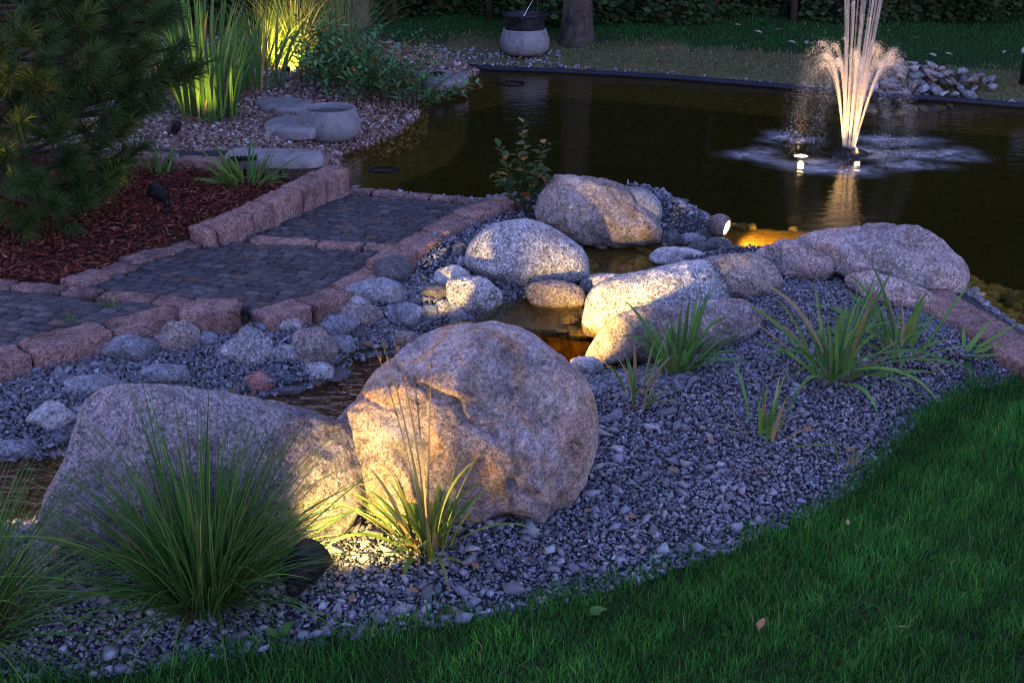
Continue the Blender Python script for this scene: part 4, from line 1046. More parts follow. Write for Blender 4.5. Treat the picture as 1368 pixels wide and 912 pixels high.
# ------------------------------------------------------------------ fountain
def fountain():
    b = P(1133, 207, WP); root = empty('fountain', b, 'lit fountain with a sheaf of water jets rising from the pond', 'fountain')
    mb = MB(); lathe(mb, [(.004, -.08), (.11, -.08), (.12, -.01), (.115, .018), (.06, .022), (.045, .05), (.03, .055), (.003, .05)], 28, Matrix.Translation(b)); mb.build('float_base', M_BLACK, root)
    m, N, L, B = new_mat('water_jet'); N.remove(B)
    tl = nd(N, 'ShaderNodeBsdfTranslucent'); tl.inputs[0].default_value = (.72, .72, .70, 1); df = nd(N, 'ShaderNodeBsdfDiffuse'); df.inputs[0].default_value = (.66, .66, .66, 1)
    mx = nd(N, 'ShaderNodeMixShader'); mx.inputs[0].default_value = .55; L.new(df.outputs[0], mx.inputs[1]); L.new(tl.outputs[0], mx.inputs[2])
    tr = nd(N, 'ShaderNodeBsdfTransparent'); m2 = nd(N, 'ShaderNodeMixShader')
    tc = nd(N, 'ShaderNodeTexCoord'); mp = nd(N, 'ShaderNodeMapping'); mp.inputs['Scale'].default_value = (140, 140, 6); L.new(tc.outputs['Object'], mp.inputs[0])
    nn = noise_node(N, L, 1, 3, .6, mp.outputs[0]); rr = ramp(N, L, nn.outputs[0], [(.35, (.03,) * 3), (.65, (.25,) * 3)])
    L.new(rr.outputs[0], m2.inputs[0]); L.new(tr.outputs[0], m2.inputs[1]); L.new(mx.outputs[0], m2.inputs[2]); L.new(m2.outputs[0], N['Material Output'].inputs[0])
    r = random.Random(9); base = np.array(b[:]) + np.array([0, 0, .05]); g_ = 9.81
    drops = []
    def jet(az, vr, vz, r0, r1, n=26, upto=1.0, drop_n=0):
        T = upto * 2 * vz / g_; d = np.array([math.cos(az), math.sin(az), 0]); pts = []; T1 = min(T, vz / g_ * 1.08)
        for t in np.linspace(0, T1, n): pts.append(base + d * (.035 + vr * t) + np.array([0, 0, vz * t - .5 * g_ * t * t]))
        q_ = MB(); tube(q_, pts, np.linspace(r0, r1, n), 6, cap=False); q_.build('water_jet', m, root)
        for _ in range(drop_n):
            t = r.uniform(vz / g_ * .80, 2 * vz / g_ + .02); s = max(0, t - vz / g_ * .8)
            drops.append((base + d * (.035 + vr * t) + np.array([r.gauss(0, .010 + .06 * s), r.gauss(0, .010 + .06 * s), vz * t - .5 * g_ * t * t + r.gauss(0, .02)]), r.uniform(.0004, .0011)))
    for k in range(12):         # inner sheaf, high
        az = 2 * math.pi * k / 12 + .13; jet(az, r.uniform(.24, .36), r.uniform(5.0, 5.6), .0030, .0095, 26, 1.0, 60); jet(az + .1, r.uniform(.24, .36), r.uniform(5.0, 5.6), .0030, .0095, 26, 1.0, 60)
    for k in range(7):
        az = 2 * math.pi * k / 7 + .4; jet(az, r.uniform(.05, .2), r.uniform(3.4, 4.6), .0030, .0090, 26, 1.0, 60)
    for k in range(10):        # outer ring, arching over
        az = 2 * math.pi * k / 10 + .1; [jet(az + r.uniform(-.05, .05), .50 + r.uniform(-.05, .05), 3.30 + r.uniform(-.2, .15), .0035, .016, 26, 1.0, 700) for _ in range(2)]
    V0, T0 = sphere_pts(1); pos = np.array([p for p, s in drops]); sz = np.array([s for p, s in drops]); ok = pos[:, 2] > WP + .004; pos, sz = pos[ok], sz[ok]
    V = (V0[None] * sz[:, None, None] * np.array([1, 1, 1.9]) + pos[:, None, :]).reshape(-1, 3); T = (T0[None] + (np.arange(len(pos)) * len(V0))[:, None, None]).reshape(-1, 3)
    md, N2, L2, B2 = new_mat('water_drop'); B2.inputs['Base Color'].default_value = (.6, .6, .6, 1); B2.inputs['Roughness'].default_value = .2
    B2.inputs['Subsurface Weight'].default_value = 0.0
    o = link('spray_drops', np_mesh('spray_drops', V - np.array(b[:]), [T], None, True), md, root); o['kind'] = 'stuff'
    # floating lamps round the nozzle; the two without glass are added to light the jets
    for (px, py, e, s) in ((1070, 210, 26, .040), (1145, 207, 60, .022), (1118, 203, 45, .018), (1133, 200, 60, .018)):
        p = P(px, py, WP); h = MB(); lathe(h, [(s * .2, -.05), (s * 1.25, -.04), (s * 1.3, .006), (s * 1.05, .010), (s, .004), (.002, .003)], 20, Matrix.Translation(p)); lo = h.build('lamp', M_BLACK, root)
        if px in (1118, 1133):
            spot_light('lamp_light', (p.x, p.y, p.z + .02), (b.x, b.y, b.z + .75), e * .19, 70, .7, (1.0, .52, .15), .02, root); continue
        q_ = MB(); lathe(q_, [(s * .98, .006), (s * .5, .012), (.002, .014)], 18, Matrix.Translation(p)); me_o = q_.build('lamp_glass', glow('fountain_lamp_glass', (1.0, .66, .25), 6.0), root)
        me_o.parent = lo
        tgt = (b.x + (p.x - b.x) * .25, b.y + (p.y - b.y) * .25, b.z + .75)
        pl = bpy.data.lights.new('lamp_glow', 'POINT'); pl.energy = .12; pl.color = (1.0, .66, .30); pl.shadow_soft_size = .02
        po = bpy.data.objects.new('lamp_glow', pl); COL.objects.link(po); po.parent = root; po.location = p + Vector((0, -.01, .045)) - root.location
        spot_light('lamp_light', (p.x, p.y, p.z + .02), tgt, e * .19, 70, .7, (1.0, .52, .15), .02, root)
    return b
FB = fountain()
def foam():
    m, N, L, B = new_mat('water_froth'); tc = nd(N, 'ShaderNodeTexCoord')
    B.inputs['Base Color'].default_value = (.75, .77, .82, 1); B.inputs['Roughness'].default_value = .8
    a = nd(N, 'ShaderNodeAttribute'); a.attribute_name = 'col'; n = noise_node(N, L, 9, 5, .6, tc.outputs['Object'], .5)
    r1 = ramp(N, L, n.outputs[0], [(.34, (0,) * 3), (.66, (.9,) * 3)])
    mm = nd(N, 'ShaderNodeMath', operation='MULTIPLY'); L.new(a.outputs['Color'], mm.inputs[0]); L.new(r1.outputs[0], mm.inputs[1]); L.new(mm.outputs[0], B.inputs['Alpha'])
    r = random.Random(4); mb = MB()
    for (px, py, wx, wy) in ((1052, 186, 60, 14), (1010, 208, 62, 15), (1080, 222, 80, 14), (1195, 190, 85, 14), (1255, 207, 95, 14), (1215, 222, 75, 13), (1130, 230, 90, 11), (1170, 205, 60, 14)):
        c_ = P(px, py, WP); t = depth_of(c_); rx = wx / F * t; ry = P(px, py - wy, WP).y - c_.y; k = 28; V = []; C = []; q = []; rings = 12
        for i in range(rings + 1):
            s = i / rings
            for j in range(k):
                an = 2 * math.pi * j / k; w = 1 + .2 * math.sin(3 * an + px)
                V.append((c_.x + rx * s * w * math.cos(an), c_.y + ry * s * w * math.sin(an), WP + .004 + .0005 * (px % 7))); C.append((0.5 * max(0, 1 - s * s) ** 3.2,) * 3)
        for i in range(rings):
            for j in range(k): q.append((i * k + j, i * k + (j + 1) % k, (i + 1) * k + (j + 1) % k, (i + 1) * k + j))
        mb.add(V, q, None, np.array(C))
    tag(mb.build('water_froth', m), kind='stuff')
foam()

# ------------------------------------------------------------------ pond edging hose and small fittings
def liner():
    mb = MB(); pts = [P(x, y, WP + .02) for x, y in ((520, 78), (560, 82), (610, 87), (660, 92), (740, 95), (820, 99), (900, 104), (1000, 112), (1080, 119), (1160, 127), (1250, 132), (1368, 142), (1500, 152), (1700, 172))]
    tube(mb, [p[:] for p in pts], .022, 10); o = mb.build('pond_liner_edge', M_LINER, loc=pts[0][:]); tag(o, 'dark blue pond liner edge running along the far bank', 'pond liner')
    # flat skirt of liner above it
liner()
def fittings():
    c = P(326, 209, .085); mb = MB()
    d = Vector((1, .12, 0)).normalized(); s_ = Vector((-.12, 1, 0)).normalized()
    root = empty('slot_drain', c, 'black slotted bar lying on the granite back wall beside the long stepping stone', 'drain')
    def box(mb, c_, hx, hy, hz_):
        V = [c_ + d * sx * hx + s_ * sy * hy + Vector((0, 0, sz_ * hz_)) for sz_ in (-1, 1) for sx, sy in ((-1, -1), (1, -1), (1, 1), (-1, 1))]
        mb.add([v[:] for v in V], [(0, 3, 2, 1), (4, 5, 6, 7), (0, 1, 5, 4), (1, 2, 6, 5), (2, 3, 7, 6), (3, 0, 4, 7)])
    box(mb, c + Vector((0, -.03, 0)), .075, .024, .010); mb.build('bar_body', M_BLACK, root, smooth=False)
    m2 = MB()
    for k in range(7): box(m2, c + Vector((0, -.03, .0125)) + d * (k - 3) * .02, .006, .017, .002)
    m2.build('grille', plain('grey_grille', (.2, .2, .21), .6), root, smooth=False)
    p = P(237, 218, .0); m3 = MB(); lathe(m3, [(.004, 0), (.018, 0), (.02, .005), (.02, .055), (.014, .06), (.003, .06)], 16, Matrix.Translation(p + Vector((0, -.02, 0)))); o = m3.build('pipe_cap', plain('grey_blue_plastic', (.12, .13, .18), .5), loc=p[:]); tag(o, 'small grey-blue plastic pipe cap before the granite back wall', 'pipe cap')
    for (px, py, rx, lab) in ((512, 227, .085, 'dark ring float half sunk in the pond near the stone wall'), (683, 112, .10, 'thin dark ring lying in the water below the far stone bowl')):
        c2 = P(px, py, WP); m4 = MB(); an = np.linspace(0, 2 * math.pi, 25); 
        tube(m4, [(c2.x + rx * math.cos(a), c2.y + rx * .75 * math.sin(a), WP + .004) for a in an], .008, 8, cap=False); o = m4.build('ring_float', M_BLACK, loc=c2[:]); tag(o, lab, 'float ring')
    b = G(1371, 112); root = empty('bollard_light', b, 'black garden post with a pale cap at the right picture edge', 'bollard'); m5 = MB(); lathe(m5, [(.004, 0), (.05, 0), (.05, .22), (.004, .22)], 20, Matrix.Translation(b)); m5.build('post', M_BLACK, root)
    m6 = MB(); lathe(m6, [(.05, .222), (.068, .225), (.07, .245), (.05, .275), (.003, .285)], 20, Matrix.Translation(b)); m6.build('cap', plain('pale_cap', (.4, .4, .42), .5), root)
fittings()

# ------------------------------------------------------------------ hedge and trees behind
def hedge():
    N = 120000
    X = RNG.uniform(-8, 9, N); Z = RNG.uniform(0, 1, N) ** 1.25 * 5.0
    bump_ = 0.35 * np.sin(X * 2.1) + 0.25 * np.sin(X * 4.7 + Z * 1.7) + 0.2 * np.sin(Z * 5.1 + X)
    Y = 11.75 - bump_ * 0.7 + np.abs(RNG.normal(0, .22, N)) - 0.12 * np.clip(1 - Z, 0, 1) * -1
    s = RNG.uniform(.018, .05, N); n = RNG.normal(0, 1, (N, 3)); n /= np.linalg.norm(n, axis=1)[:, None]
    a = np.cross(n, [0.3, 0.2, 1]); a /= np.linalg.norm(a, axis=1)[:, None]; b = np.cross(n, a)
    p = np.column_stack([X, Y, Z + .1])
    a = a * s[:, None]; b = b * s[:, None] * .6
    V = np.stack([p - a, p - b, p + a, p + b], 1).reshape(-1, 3); o = np.arange(N) * 4
    cols = palette(N, [(.028, .055, .022), (.038, .070, .026), (.020, .040, .016), (.06, .035, .02)], [5, 3, 3, .3], .35)
    root = empty('hedge', (0, 12.6, 0), 'tall dark evergreen hedge closing the garden behind the lawn', 'hedge')
    f = link('foliage', np_mesh('foliage', V - np.array([0, 12.6, 0]), [np.column_stack([o, o + 1, o + 2, o + 3])], np.repeat(cols, 4, 0)), M_HEDGE, root)
    # dark backing sheets painted as the shaded inside, closing gaps between leaves
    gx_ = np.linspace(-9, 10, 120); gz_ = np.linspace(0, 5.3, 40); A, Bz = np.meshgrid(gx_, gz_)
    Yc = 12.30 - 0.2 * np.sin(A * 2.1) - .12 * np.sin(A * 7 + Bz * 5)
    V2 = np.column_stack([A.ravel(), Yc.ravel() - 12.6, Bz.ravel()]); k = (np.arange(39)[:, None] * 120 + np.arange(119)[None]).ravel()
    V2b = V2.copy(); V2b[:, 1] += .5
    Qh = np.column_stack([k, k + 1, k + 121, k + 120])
    link('dark_backing', np_mesh('dark_backing', np.vstack([V2, V2b]), [Qh, Qh[:, ::-1] + len(V2)], np.full((2 * len(V2), 3), (.014, .016, .010))), M_HEDGE, root)
    st = MB(); r = random.Random(2)
    for k in range(26):
        x = -7 + k * .6 + r.uniform(-.2, .2); y = 11.9 + r.uniform(0, .2)
        tube(st, [(x, y, 0), (x + r.uniform(-.05, .05), y + .05, .8), (x, y + .15, 2.2)], [.035, .028, .02], 7, (.06, .045, .035))
    st.build('hedge_stem', M_HEDGE, root)
hedge()
def trunk(label, px, py, r0, h, mat, lean=0.0, far=0.0):
    b = G(px, py); b.y += far; b.z = hz(b.x, b.y); root = empty('tree', b, label, 'tree'); mb = MB()
    n = 26; m_ = 18; V = []; q = []
    for k in range(n + 1):
        s = k / n; z = h * s; R = r0 * (1 - .45 * s) * (1 + .35 * math.exp(-z / .12))
        for j in range(m_ * 2):
            a = math.pi * j / m_; ridge = 1 + .05 * math.sin(a * 9 + 2.5 * math.sin(z * 5)) + .04 * mnoise.noise(Vector((math.cos(a) * 3, math.sin(a) * 3, z * 6)))
            V.append((b.x + lean * z + R * ridge * math.cos(a), b.y + R * ridge * math.sin(a), b.z - .03 + z))
    w = m_ * 2
    for k in range(n):
        for j in range(w): q.append((k * w + j, k * w + (j + 1) % w, (k + 1) * w + (j + 1) % w, (k + 1) * w + j))
    mb.add(V, q); mb.build('trunk', mat, root)
    cr = MB(); r = random.Random(px)
    top = b + Vector((lean * h, 0, h))
    for k in range(9):
        a = r.uniform(0, 6.28); z0 = h * r.uniform(.72, .98); e = Vector((math.cos(a), math.sin(a), 0)) * r.uniform(.6, 1.1)
        p0 = b + Vector((lean * z0, 0, z0)); tube(cr, [p0[:], (p0 + e * .5 + Vector((0, 0, .35)))[:], (p0 + e + Vector((0, 0, .6)))[:]], [r0 * .3, r0 * .2, r0 * .08], 6)
    cr.build('limb', mat, root)
    lv = MB()
    for k in range(1500):
        a = r.uniform(0, 6.28); e = math.acos(r.uniform(-1, 1)); q_ = r.uniform(.3, 1) ** .5
        p = top + Vector((math.cos(a) * math.sin(e) * 1.5 * q_, math.sin(a) * math.sin(e) * 1.3 * q_, .5 + math.cos(e) * .9 * q_))
        leaf(lv, p[:], (r.gauss(0, 1), r.gauss(0, 1), r.gauss(-.3, .5)), r.uniform(.08, .16), r.uniform(.04, .08), .3, np.array((.035, .06, .02)) * r.uniform(.6, 1.4), 2)
    lv.build('crown', M_LEAF, root)
trunk('thick rough-barked tree trunk right of the black tub, before the hedge', 770, 54, .125, 3.6, M_TRUNK, .01)
trunk('reddish slim tree trunk behind the bushy plant, left of the tub', 476, 52, .085, 3.4, plain('reddish_bark', (.10, .06, .045), .95, bump=.9, bscale=50, var=.4), -.01, .3)

# ------------------------------------------------------------------ pine
def pine():
    base = Vector((-2.75, 6.35, -.03)); root = empty('pine_tree', base, 'large dark pine with long needles overhanging the bark bed', 'pine tree')
    r = random.Random(21); tr = MB()
    tube(tr, [base[:], (base + Vector((.03, 0, .8)))[:], (base + Vector((-.02, .03, 1.7)))[:], (base + Vector((0, 0, 2.5)))[:]], [.10, .085, .06, .025], 12); tr.build('trunk', M_TWIG, root)
    br = MB(); nv = []; nc = []; cnt = 0
    def tuft(p, d, n, L0):
        d = np.array(d); d /= np.linalg.norm(d); a = np.cross(d, [.1, .2, 1]); a /= np.linalg.norm(a); b = np.cross(d, a); tl = r.uniform(.10, .17)
        col = np.array(r.choice([(.036, .075, .022), (.028, .060, .020), (.044, .088, .024), (.060, .090, .022)])) * r.uniform(.75, 1.25)
        for _ in range(n):
            s = r.uniform(0, 1); o = np.array(p) - d * tl * (1 - s); ph = r.uniform(0, 6.283); sp = r.uniform(.5, 1.25) * (1.15 - .55 * s)
            dr = d * math.cos(sp) + (a * math.cos(ph) + b * math.sin(ph)) * math.sin(sp); L = L0 * r.uniform(.75, 1.1)
            sd_ = np.cross(dr, [r.gauss(0, 1), r.gauss(0, 1), r.gauss(0, 1)]); sd_ /= np.linalg.norm(sd_) + 1e-9; w = .0015
            mid = o + dr * L * .55; tip = o + dr * L + np.array([0, 0, -.014])
            nv.extend([o - sd_ * w, o + sd_ * w, mid + sd_ * w, mid - sd_ * w, tip]); nc.extend([col * r.uniform(.8, 1.25)] * 5)
    targets = []
    for (px, py, Y) in ((22, 240, 5.55), (55, 238, 5.55), (120, 262, 5.75), (95, 205, 5.7), (160, 232, 5.9), (40, 290, 5.5), (-20, 262, 5.5), (130, 70, 5.75), (128, 75, 5.7), (70, 40, 5.8), (180, 110, 5.95), (232, 78, 6.0), (258, 92, 6.05), (270, 85, 6.05), (245, 60, 6.1), (205, 135, 6.0), (215, 120, 6.05),
        (150, 150, 5.85), (100, 130, 5.75), (60, 110, 5.7), (30, 160, 5.65), (85, 165, 5.7), (140, 190, 5.85), (175, 165, 5.95), (195, 60, 6.0), (215, 25, 6.1), (165, 30, 5.95), (120, 20, 5.85), (60, 75, 5.75), (15, 95, 5.65), (10, 200, 5.6), (190, 195, 6.05), (165, 215, 6.0), (110, 235, 5.8), (75, 270, 5.6), (235, 10, 6.15), (200, 0, 6.1), (140, -20, 6.0), (90, -10, 5.9), (150, 100, 5.85), (185, 85, 5.95), (110, 100, 5.8), (35, 45, 5.75), (140, 245, 5.85), (215, 100, 6.0)):
        d = ray(px, py); t = Y / d.y; targets.append(Vector((0, 0, HC)) + d * t)
    for k in range(125):
        a = r.uniform(0, 6.283); e = r.uniform(-.75, 1.3); q_ = r.uniform(.72, 1)
        targets.append(base + Vector((math.cos(a) * math.cos(e) * 1.02 * q_, math.sin(a) * math.cos(e) * .9 * q_, 1.0 + math.sin(e) * 1.15 * q_)))
    for p in targets:
        if p.z < .03: p.z = .03 + r.uniform(0, .05)
        h = max(.12, min(2.3, p.z - r.uniform(.05, .35))); s = base + Vector((0, 0, h)); out = p - s
        m1 = s.lerp(p, .5) + Vector((0, 0, -.05)); m2 = s.lerp(p, .82) + Vector((0, 0, -.04))
        tube(br, [s[:], m1[:], m2[:], p[:]], [.016, .011, .007, .005], 5, cap=False)
        d = (p - m2).normalized() + Vector((0, 0, .35)); tuft(p[:], d[:], 190, .115)
        for _ in range(2):
            q2 = m2.lerp(p, r.uniform(.1, .8)) + Vector((r.gauss(0, .055), r.gauss(0, .055), r.gauss(0, .045))); tube(br, [m2[:], q2[:]], .004, 4, cap=False); tuft(q2[:], ((q2 - m2).normalized() + Vector((0, 0, .25)))[:], 110, .10)
    br.build('branch', M_TWIG, root)
    V = np.array(nv); n = len(V) // 5; o = np.arange(n) * 5
    link('needles', np_mesh('needles', V - np.array(base[:]), [np.column_stack([o, o + 1, o + 2, o + 3]), np.column_stack([o + 3, o + 2, o + 4])], np.array(nc)), M_NEEDLE, root)
pine()

# ------------------------------------------------------------------ plants
def tussock(name, label, base, n, Lr, W, cols, seed, lean=(.05, .75), droop=(.3, 1.2), spread=.05, shape='grass', nseg=7, cat='grass clump', azr=None, stalks=0, dead=0.0, stalk_len=(.4, .6), loop_part='blades', reed=0.0, thatch=.35):
    base = Vector(base); root = empty(name, base, label, cat); r = random.Random(seed); mb = MB()
    for _ in range(n):
        a = r.uniform(0, 6.283) if azr is None else r.uniform(*azr); q_ = r.uniform(0, 1) ** .6 * spread
        p = (base.x + math.cos(a) * q_, base.y + math.sin(a) * q_, base.z - .008)
        u = r.uniform(0, 1); ln = lean[0] + (lean[1] - lean[0]) * u; c0 = np.array(r.choice(cols)) * r.uniform(.75, 1.3); tip = c0 * r.uniform(.9, 1.2)
        if r.random() < dead: c0 = np.array((.26, .20, .09)) * r.uniform(.7, 1.3); tip = c0
        if reed:
            hh = r.uniform(0, 1) ** 1.3 * reed; ln0 = ln * .55
            p = (p[0] + math.cos(a) * math.sin(ln0) * hh, p[1] + math.sin(a) * math.sin(ln0) * hh, p[2] + math.cos(ln0) * hh)
        blade(mb, p, a + r.uniform(-.5, .5), ln, r.uniform(*Lr) * (1 - .15 * u), W * r.uniform(.7, 1.25), r.uniform(*droop) * (.4 + .8 * u), nseg, c0, tip, shape, .3, r.uniform(-1.2, 1.2))
    for _ in range(int(n * thatch)):
        a = r.uniform(0, 6.283); c0 = np.array(r.choice([(.20, .13, .06), (.14, .09, .05), (.26, .20, .10)])) * r.uniform(.6, 1.2)
        blade(mb, (base.x + math.cos(a) * spread * r.uniform(0, 1), base.y + math.sin(a) * spread * r.uniform(0, 1), base.z - .004), a, r.uniform(.5, 1.5), r.uniform(.25, .6) * Lr[0], W * r.uniform(.4, .8), r.uniform(-.2, .8), 5, c0, c0, shape, .3, r.uniform(-1.5, 1.5))
    mb.build(loop_part, M_GRASS, root)
    for k in range(stalks):
        st = MB(); a = r.uniform(0, 6.283); L = r.uniform(*stalk_len)
        ctr = blade(st, base[:], a, r.uniform(.03, .28), L, .0055, r.uniform(.1, .4), 8, (.20, .17, .07), (.28, .22, .10), 'sword', .1)
        for i in range(22):
            s = r.uniform(.72, 1.0); p = ctr[min(8, int(s * 8))]; leaf(st, p, (r.gauss(0, .35), r.gauss(0, .35), 1), r.uniform(.016, .030), .0055, 0, np.array((.26, .18, .10)) * r.uniform(.7, 1.3), 2)
        st.build('seed_stalk', M_GRASS, root)
    return root
GRN = [(.052, .135, .026), (.068, .160, .030), (.042, .110, .024), (.085, .170, .034)]
LIME = [(.10, .17, .03), (.12, .19, .035), (.08, .15, .03), (.15, .19, .045)]
MID = [(.085, .19, .045), (.11, .22, .05), (.07, .16, .04)]
tussock('grass_clump', 'large dark green grass clump with fine arching blades before the purple boulder', G(272, 800), 860, (.26, .62), .0048, [tuple(.86 * x for x in g_) for g_ in GRN], 1, (.02, 1.0), (.2, 1.4), .085, nseg=9, dead=.01)
tussock('grass_clump', 'dark grass clump cut off by the left picture edge', G(-45, 850), 750, (.24, .54), .0048, GRN, 2, (.02, 1.15), (.2, 1.5), .075, nseg=8, dead=.01)
tussock('grass_clump', 'bright lamp-lit yellow-green grass with seed stalks before the largest boulder', G(572, 738), 70, (.12, .34), .0155, LIME, 3, (.03, 1.0), (.2, 2.0), .055, nseg=9, reed=.06, stalks=5, dead=.10, stalk_len=(.45, .62))
tussock('grass_clump', 'bushy reed grass with broad leaves standing on the open gravel, tallest on the mound', G(1112, 512), 66, (.16, .42), .0165, MID, 4, (.03, 1.1), (.2, 1.5), .05, nseg=8, dead=.10, reed=.13)
tussock('grass_clump', 'broad-leaved grass before the large pink boulder', G(1205, 478), 46, (.16, .36), .0155, MID, 5, (.1, 1.3), (.2, 1.5), .07, nseg=8, dead=.12, reed=.10)
tussock('grass_clump', 'upright green grass in front of the pinkish boulder', G(905, 500), 62, (.14, .34), .0180, MID, 6, (.03, 1.0), (.15, 1.3), .05, nseg=8, dead=.10, reed=.11)
tussock('grass_clump', 'thin half-dry grass left of the upright green grass, with red-brown stems', G(852, 545), 26, (.08, .26), .0110, MID, 7, (.03, .9), (.2, 1.3), .03, nseg=7, dead=.35, reed=.10)
tussock('grass_clump', 'sparse dry grass on open gravel with a few yellowish leaves', G(1020, 590), 22, (.10, .28), .0130, LIME[:1] + MID, 8, (.1, 1.2), (.2, 1.2), .06, nseg=7, dead=.4, reed=.08)
tussock('grass_clump', 'almost dead wisp of grass near the curved lawn edge', G(1130, 628), 10, (.06, .14), .006, MID, 9, (.2, 1.2), (.1, .8), .02, nseg=6, dead=.75)
tussock('grass_clump', 'flat-lying light green leaf tuft beside the pink granite edging', G(1285, 472), 12, (.12, .24), .0230, LIME[:2] + MID, 10, (.9, 1.5), (.1, .4), .03, nseg=7, dead=.1)
tussock('grass_clump', 'fallen pale leaf tuft where the gravel meets the lawn on the right', G(1330, 498), 5, (.08, .18), .0180, LIME, 11, (1.2, 1.5), (.0, .3), .02, nseg=6, dead=.3)
tussock('grass_clump', 'spreading light green grass in the bark bed by the granite wall', G(330, 246), 80, (.12, .32), .0150, LIME[:3] + MID, 12, (.2, 1.25), (.1, .8), .10, nseg=7)
tussock('grass_clump', 'narrow green weed at the left end of the granite back wall', G(213, 232), 26, (.12, .28), .0150, MID, 13, (.05, .9), (.1, .9), .05, nseg=7)
tussock('grass_clump', 'small grass tuft growing between the cobbles and the front granite blocks', G(146, 420) + Vector((0, 0, .03)), 40, (.025, .06), .0028, MID, 14, (.05, 1.0), (.1, .8), .03, nseg=4)
tussock('grass_clump', 'second small grass tuft further left along the front granite blocks', G(100, 440) + Vector((0, 0, .03)), 46, (.02, .055), .0028, MID, 15, (.05, 1.0), (.1, .8), .04, nseg=4)
def iris(label, base, n, Lr, seed, spread, lean=.25, cols=MID):
    tussock('iris_plant', label, base, n, Lr, .026, cols, seed, (.0, lean), (.04, .65), spread, 'sword', 7, 'iris', dead=.03, loop_part='leaves')
iris('iris with few broad sword leaves standing free on the pebble beach', G(303, 158), 16, (.40, .64), 31, .07, .22)
iris('dense tall iris clump lit yellow at its foot, right behind the pine branch', G(262, 172) + Vector((0, .30, 0)), 70, (.50, .85), 32, .20, .30)
iris('tall iris clump half hidden behind the pine', G(228, 170) + Vector((0, .75, 0)), 80, (.6, .95), 33, .30, .4)
iris('loose iris clump between the free-standing iris and the ornamental grass', G(325, 140) + Vector((0, .55, 0)), 34, (.40, .72), 38, .20, .4)
FEA = [(.10, .15, .04), (.13, .17, .06), (.08, .13, .035), (.20, .20, .09)]
tussock('ornamental_grass', 'tall feathery ornamental grass lit yellow from below behind the blue-grey stone', G(380, 100) + Vector((0, .55, 0)), 420, (.45, .95), .0050, FEA, 34, (.02, .7), (.3, 1.5), .13, nseg=8, stalks=14, stalk_len=(.8, 1.1))
tussock('ornamental_grass', 'smaller lamp-lit ornamental grass at the left of the feathery one', G(335, 108) + Vector((0, .5, 0)), 260, (.35, .75), .0055, LIME[:3] + FEA, 35, (.02, .8), (.2, 1.2), .12, nseg=7)
tussock('ornamental_grass', 'arching pale green ornamental grass rising above the bushy plant', G(445, 85) + Vector((0, .5, 0)), 320, (.5, .95), .0050, [(.09, .17, .08), (.12, .20, .09), (.08, .14, .07)], 36, (.05, .9), (.3, 1.3), .14, nseg=8, stalks=8, stalk_len=(.7, 1.0))
tussock('ornamental_grass', 'short bright tuft glowing beside the hidden ground lamp', G(388, 104) + Vector((.06, .32, 0)), 120, (.14, .30), .006, LIME, 37, (.05, 1.0), (.3, 1.4), .06, nseg=6)

def leafy(label, stems, seed, leaf_l, leaf_w, cols, name='bushy_plant', cat='bush', gap=.035, autumn=0.1, sag=.4, side=.5):
    b0 = Vector(stems[0][0]); root = empty(name, b0, label, cat); r = random.Random(seed); st = MB(); lv = MB()
    for (p0, az, L, lean, droop) in stems:
        d = np.array([math.cos(az), math.sin(az), 0]); p = np.array(p0[:], float); n = max(4, int(L / .05)); pts = [p.copy()]
        for i in range(n):
            an = lean + droop * (i / n) ** 1.4; p = p + (d * math.sin(an) + np.array([0, 0, math.cos(an)])) * L / n; pts.append(p.copy())
        tube(st, pts, np.linspace(.0035, .0014, n + 1), 5, (.07, .06, .03), cap=False)
        k = 0; s = .22
        while s < 1.0:
            x = s * n; i = min(n - 1, int(x)); q_ = pts[i] + (pts[i + 1] - pts[i]) * (x - i); t = pts[i + 1] - pts[i]
            a = k * 2.4 + r.uniform(-.4, .4)
            for sg in (0, math.pi):
                dr = np.array([math.cos(a + sg), math.sin(a + sg), r.uniform(-.1, .7)]) + t / np.linalg.norm(t) * side
                c = np.array(r.choice(cols)) * r.uniform(.7, 1.3)
                if r.random() < autumn * (1.6 - s): c = np.array(r.choice([(.30, .18, .04), (.32, .11, .03), (.22, .20, .05)])) * r.uniform(.7, 1.2)
                leaf(lv, q_, dr, leaf_l * r.uniform(.65, 1.15) * (1.15 - .5 * s), leaf_w * r.uniform(.75, 1.2), r.uniform(.1, sag), c, 4, r.uniform(-.4, .4))
            k += 1; s += gap / L
    st.build('stems', M_LEAF, root); lv.build('leaves', M_LEAF, root)
    return root
def stem_set(spots, n, L, lean, droop, seed, spread=.08):
    r = random.Random(seed); out = []
    for (b) in spots:
        for _ in range(n):
            out.append((b + Vector((r.gauss(0, spread), r.gauss(0, spread), 0)), r.uniform(0, 6.283), r.uniform(*L), r.uniform(*lean), r.uniform(*droop)))
    return out
sp = [G(x, y) for x, y in ((455, 130), (480, 140), (510, 142), (440, 120), (535, 140), (500, 118), (470, 108), (425, 105))]
leafy('wide bushy waterside plant with narrow leaves, some turning yellow, behind the stone bowl', stem_set(sp, 15, (.24, .56), (.05, .5), (.3, 1.1), 41), 42, .105, .022, [(.085, .22, .075), (.11, .25, .085), (.065, .17, .065)], gap=.034, autumn=.10)
sp2 = [G(560, 148), G(575, 150), G(548, 135)]
st2 = [(b + Vector((random.gauss(0, .03), random.gauss(0, .03), 0)), random.uniform(-.9, .5), random.uniform(.25, .48), random.uniform(.5, 1.0), random.uniform(.4, .8)) for b in sp2 for _ in range(6)]
leafy('low waterside plant trailing narrow leaves out over the pond', st2, 43, .11, .022, [(.10, .24, .085), (.13, .26, .10)], gap=.05, autumn=.08)
bs = P(700, 283, -.02)
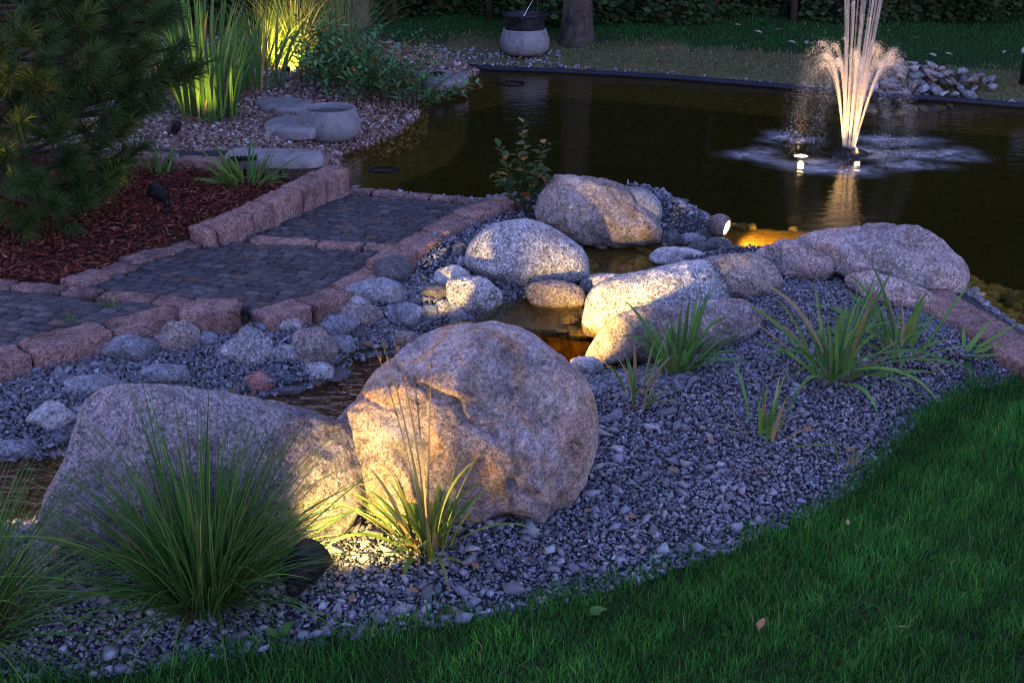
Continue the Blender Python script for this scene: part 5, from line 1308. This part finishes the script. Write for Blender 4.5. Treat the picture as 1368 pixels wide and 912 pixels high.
st3 = [(bs + Vector((-.03, 0, 0)), 2.6, .34, .25, .25), (bs, 1.6, .44, .06, .12), (bs + Vector((.03, .01, 0)), .6, .36, .18, .25), (bs + Vector((.02, -.02, 0)), 5.2, .27, .25, .35), (bs + Vector((-.02, -.02, 0)), 3.6, .26, .4, .4), (bs + Vector((.05, -.03, 0)), 5.6, .22, .3, .5), (bs + Vector((.01, .01, 0)), 2.2, .30, .15, .3)]
leafy('leafy young shrub with dark oval leaves growing beside the warm-coloured boulder', st3, 44, .085, .038, [(.030, .065, .022), (.045, .085, .025), (.06, .09, .03)], 'leafy_shrub', 'shrub', .026, .16, .5, .4)
# weeds along the far bank
for i, (x, y) in enumerate(((1240, 127), (1268, 130), (1342, 134), (1200, 122), (875, 98))):
    tussock('bank_weed', 'small green weed on the far pond edge', G(x, y), 10, (.05, .10), .012, LIME[:2] + MID, 60 + i, (.2, 1.2), (.1, .8), .03, nseg=4, cat='weed')['group'] = 'weeds on the far pond edge'
# broad-leaved weeds in the lawn
def weed(label, p, seed, n=3, L=.05, W=.03):
    root = empty('lawn_weed', p, label, 'weed'); r = random.Random(seed); mb = MB()
    for k in range(n):
        a = r.uniform(0, 6.28); leaf(mb, (p.x, p.y, p.z + .012), (math.cos(a), math.sin(a), .9), L * r.uniform(.8, 1.2), W, .2, (.07, .17, .04), 4)
    mb.build('leaves', M_LEAF, root)
weed('broad-leaved weed at the lawn edge below the large grass clump', G(375, 858), 1)
weed('broad-leaved weed in the lawn edge below the largest boulder', G(787, 828), 2)
def fallen(label, p, seed, L, col, group=None, az=None):
    r = random.Random(seed); mb = MB(); a = r.uniform(0, 6.28) if az is None else az
    leaf(mb, (p.x, p.y, p.z), (math.cos(a), math.sin(a), .35), L, L * .45, .15, col, 5, .3); o = mb.build('fallen_leaf', M_LEAF, loc=p[:]); tag(o, label, 'leaf', group)
fallen('dry brown leaf lying on the front lawn', G(1012, 858) + Vector((0, 0, .035)), 1, .045, (.36, .16, .08), None, 1.1)
fallen('dull brown leaf sunk in the front lawn near the right edge', G(1195, 852) + Vector((0, 0, .03)), 2, .03, (.28, .18, .12))
fallen('small tan leaf in the front lawn near the gravel edge', G(1132, 714) + Vector((0, 0, .03)), 3, .025, (.4, .24, .12))
tp = Vector((0, 0, HC)) + ray(1212, 305) * (depth_of(P(1212, 340, 0)) - .02)
for i, (x, y) in enumerate(((990, 42), (1018, 52), (1063, 66), (1078, 67), (1185, 50), (1217, 60), (1250, 84), (1272, 82), (1340, 80), (1350, 82), (1035, 48))):
    fallen('pale fallen leaf on the far lawn', G(x, y) + Vector((0, 0, .05)), 10 + i, .075, (.42, .33, .25), 'fallen leaves on the far lawn')

for i, (x, y) in enumerate(((1140, 610), (1085, 585), (790, 690), (700, 760), (905, 640), (950, 600), (1010, 640), (640, 770), (850, 700), (1180, 560), (560, 800), (470, 815))):
    fallen('tiny dry tan leaf shred lying on the chippings', G(x, y) + Vector((0, 0, .022)), 40 + i, .035, (.26, .15, .08), 'dry leaf shreds on the chippings')
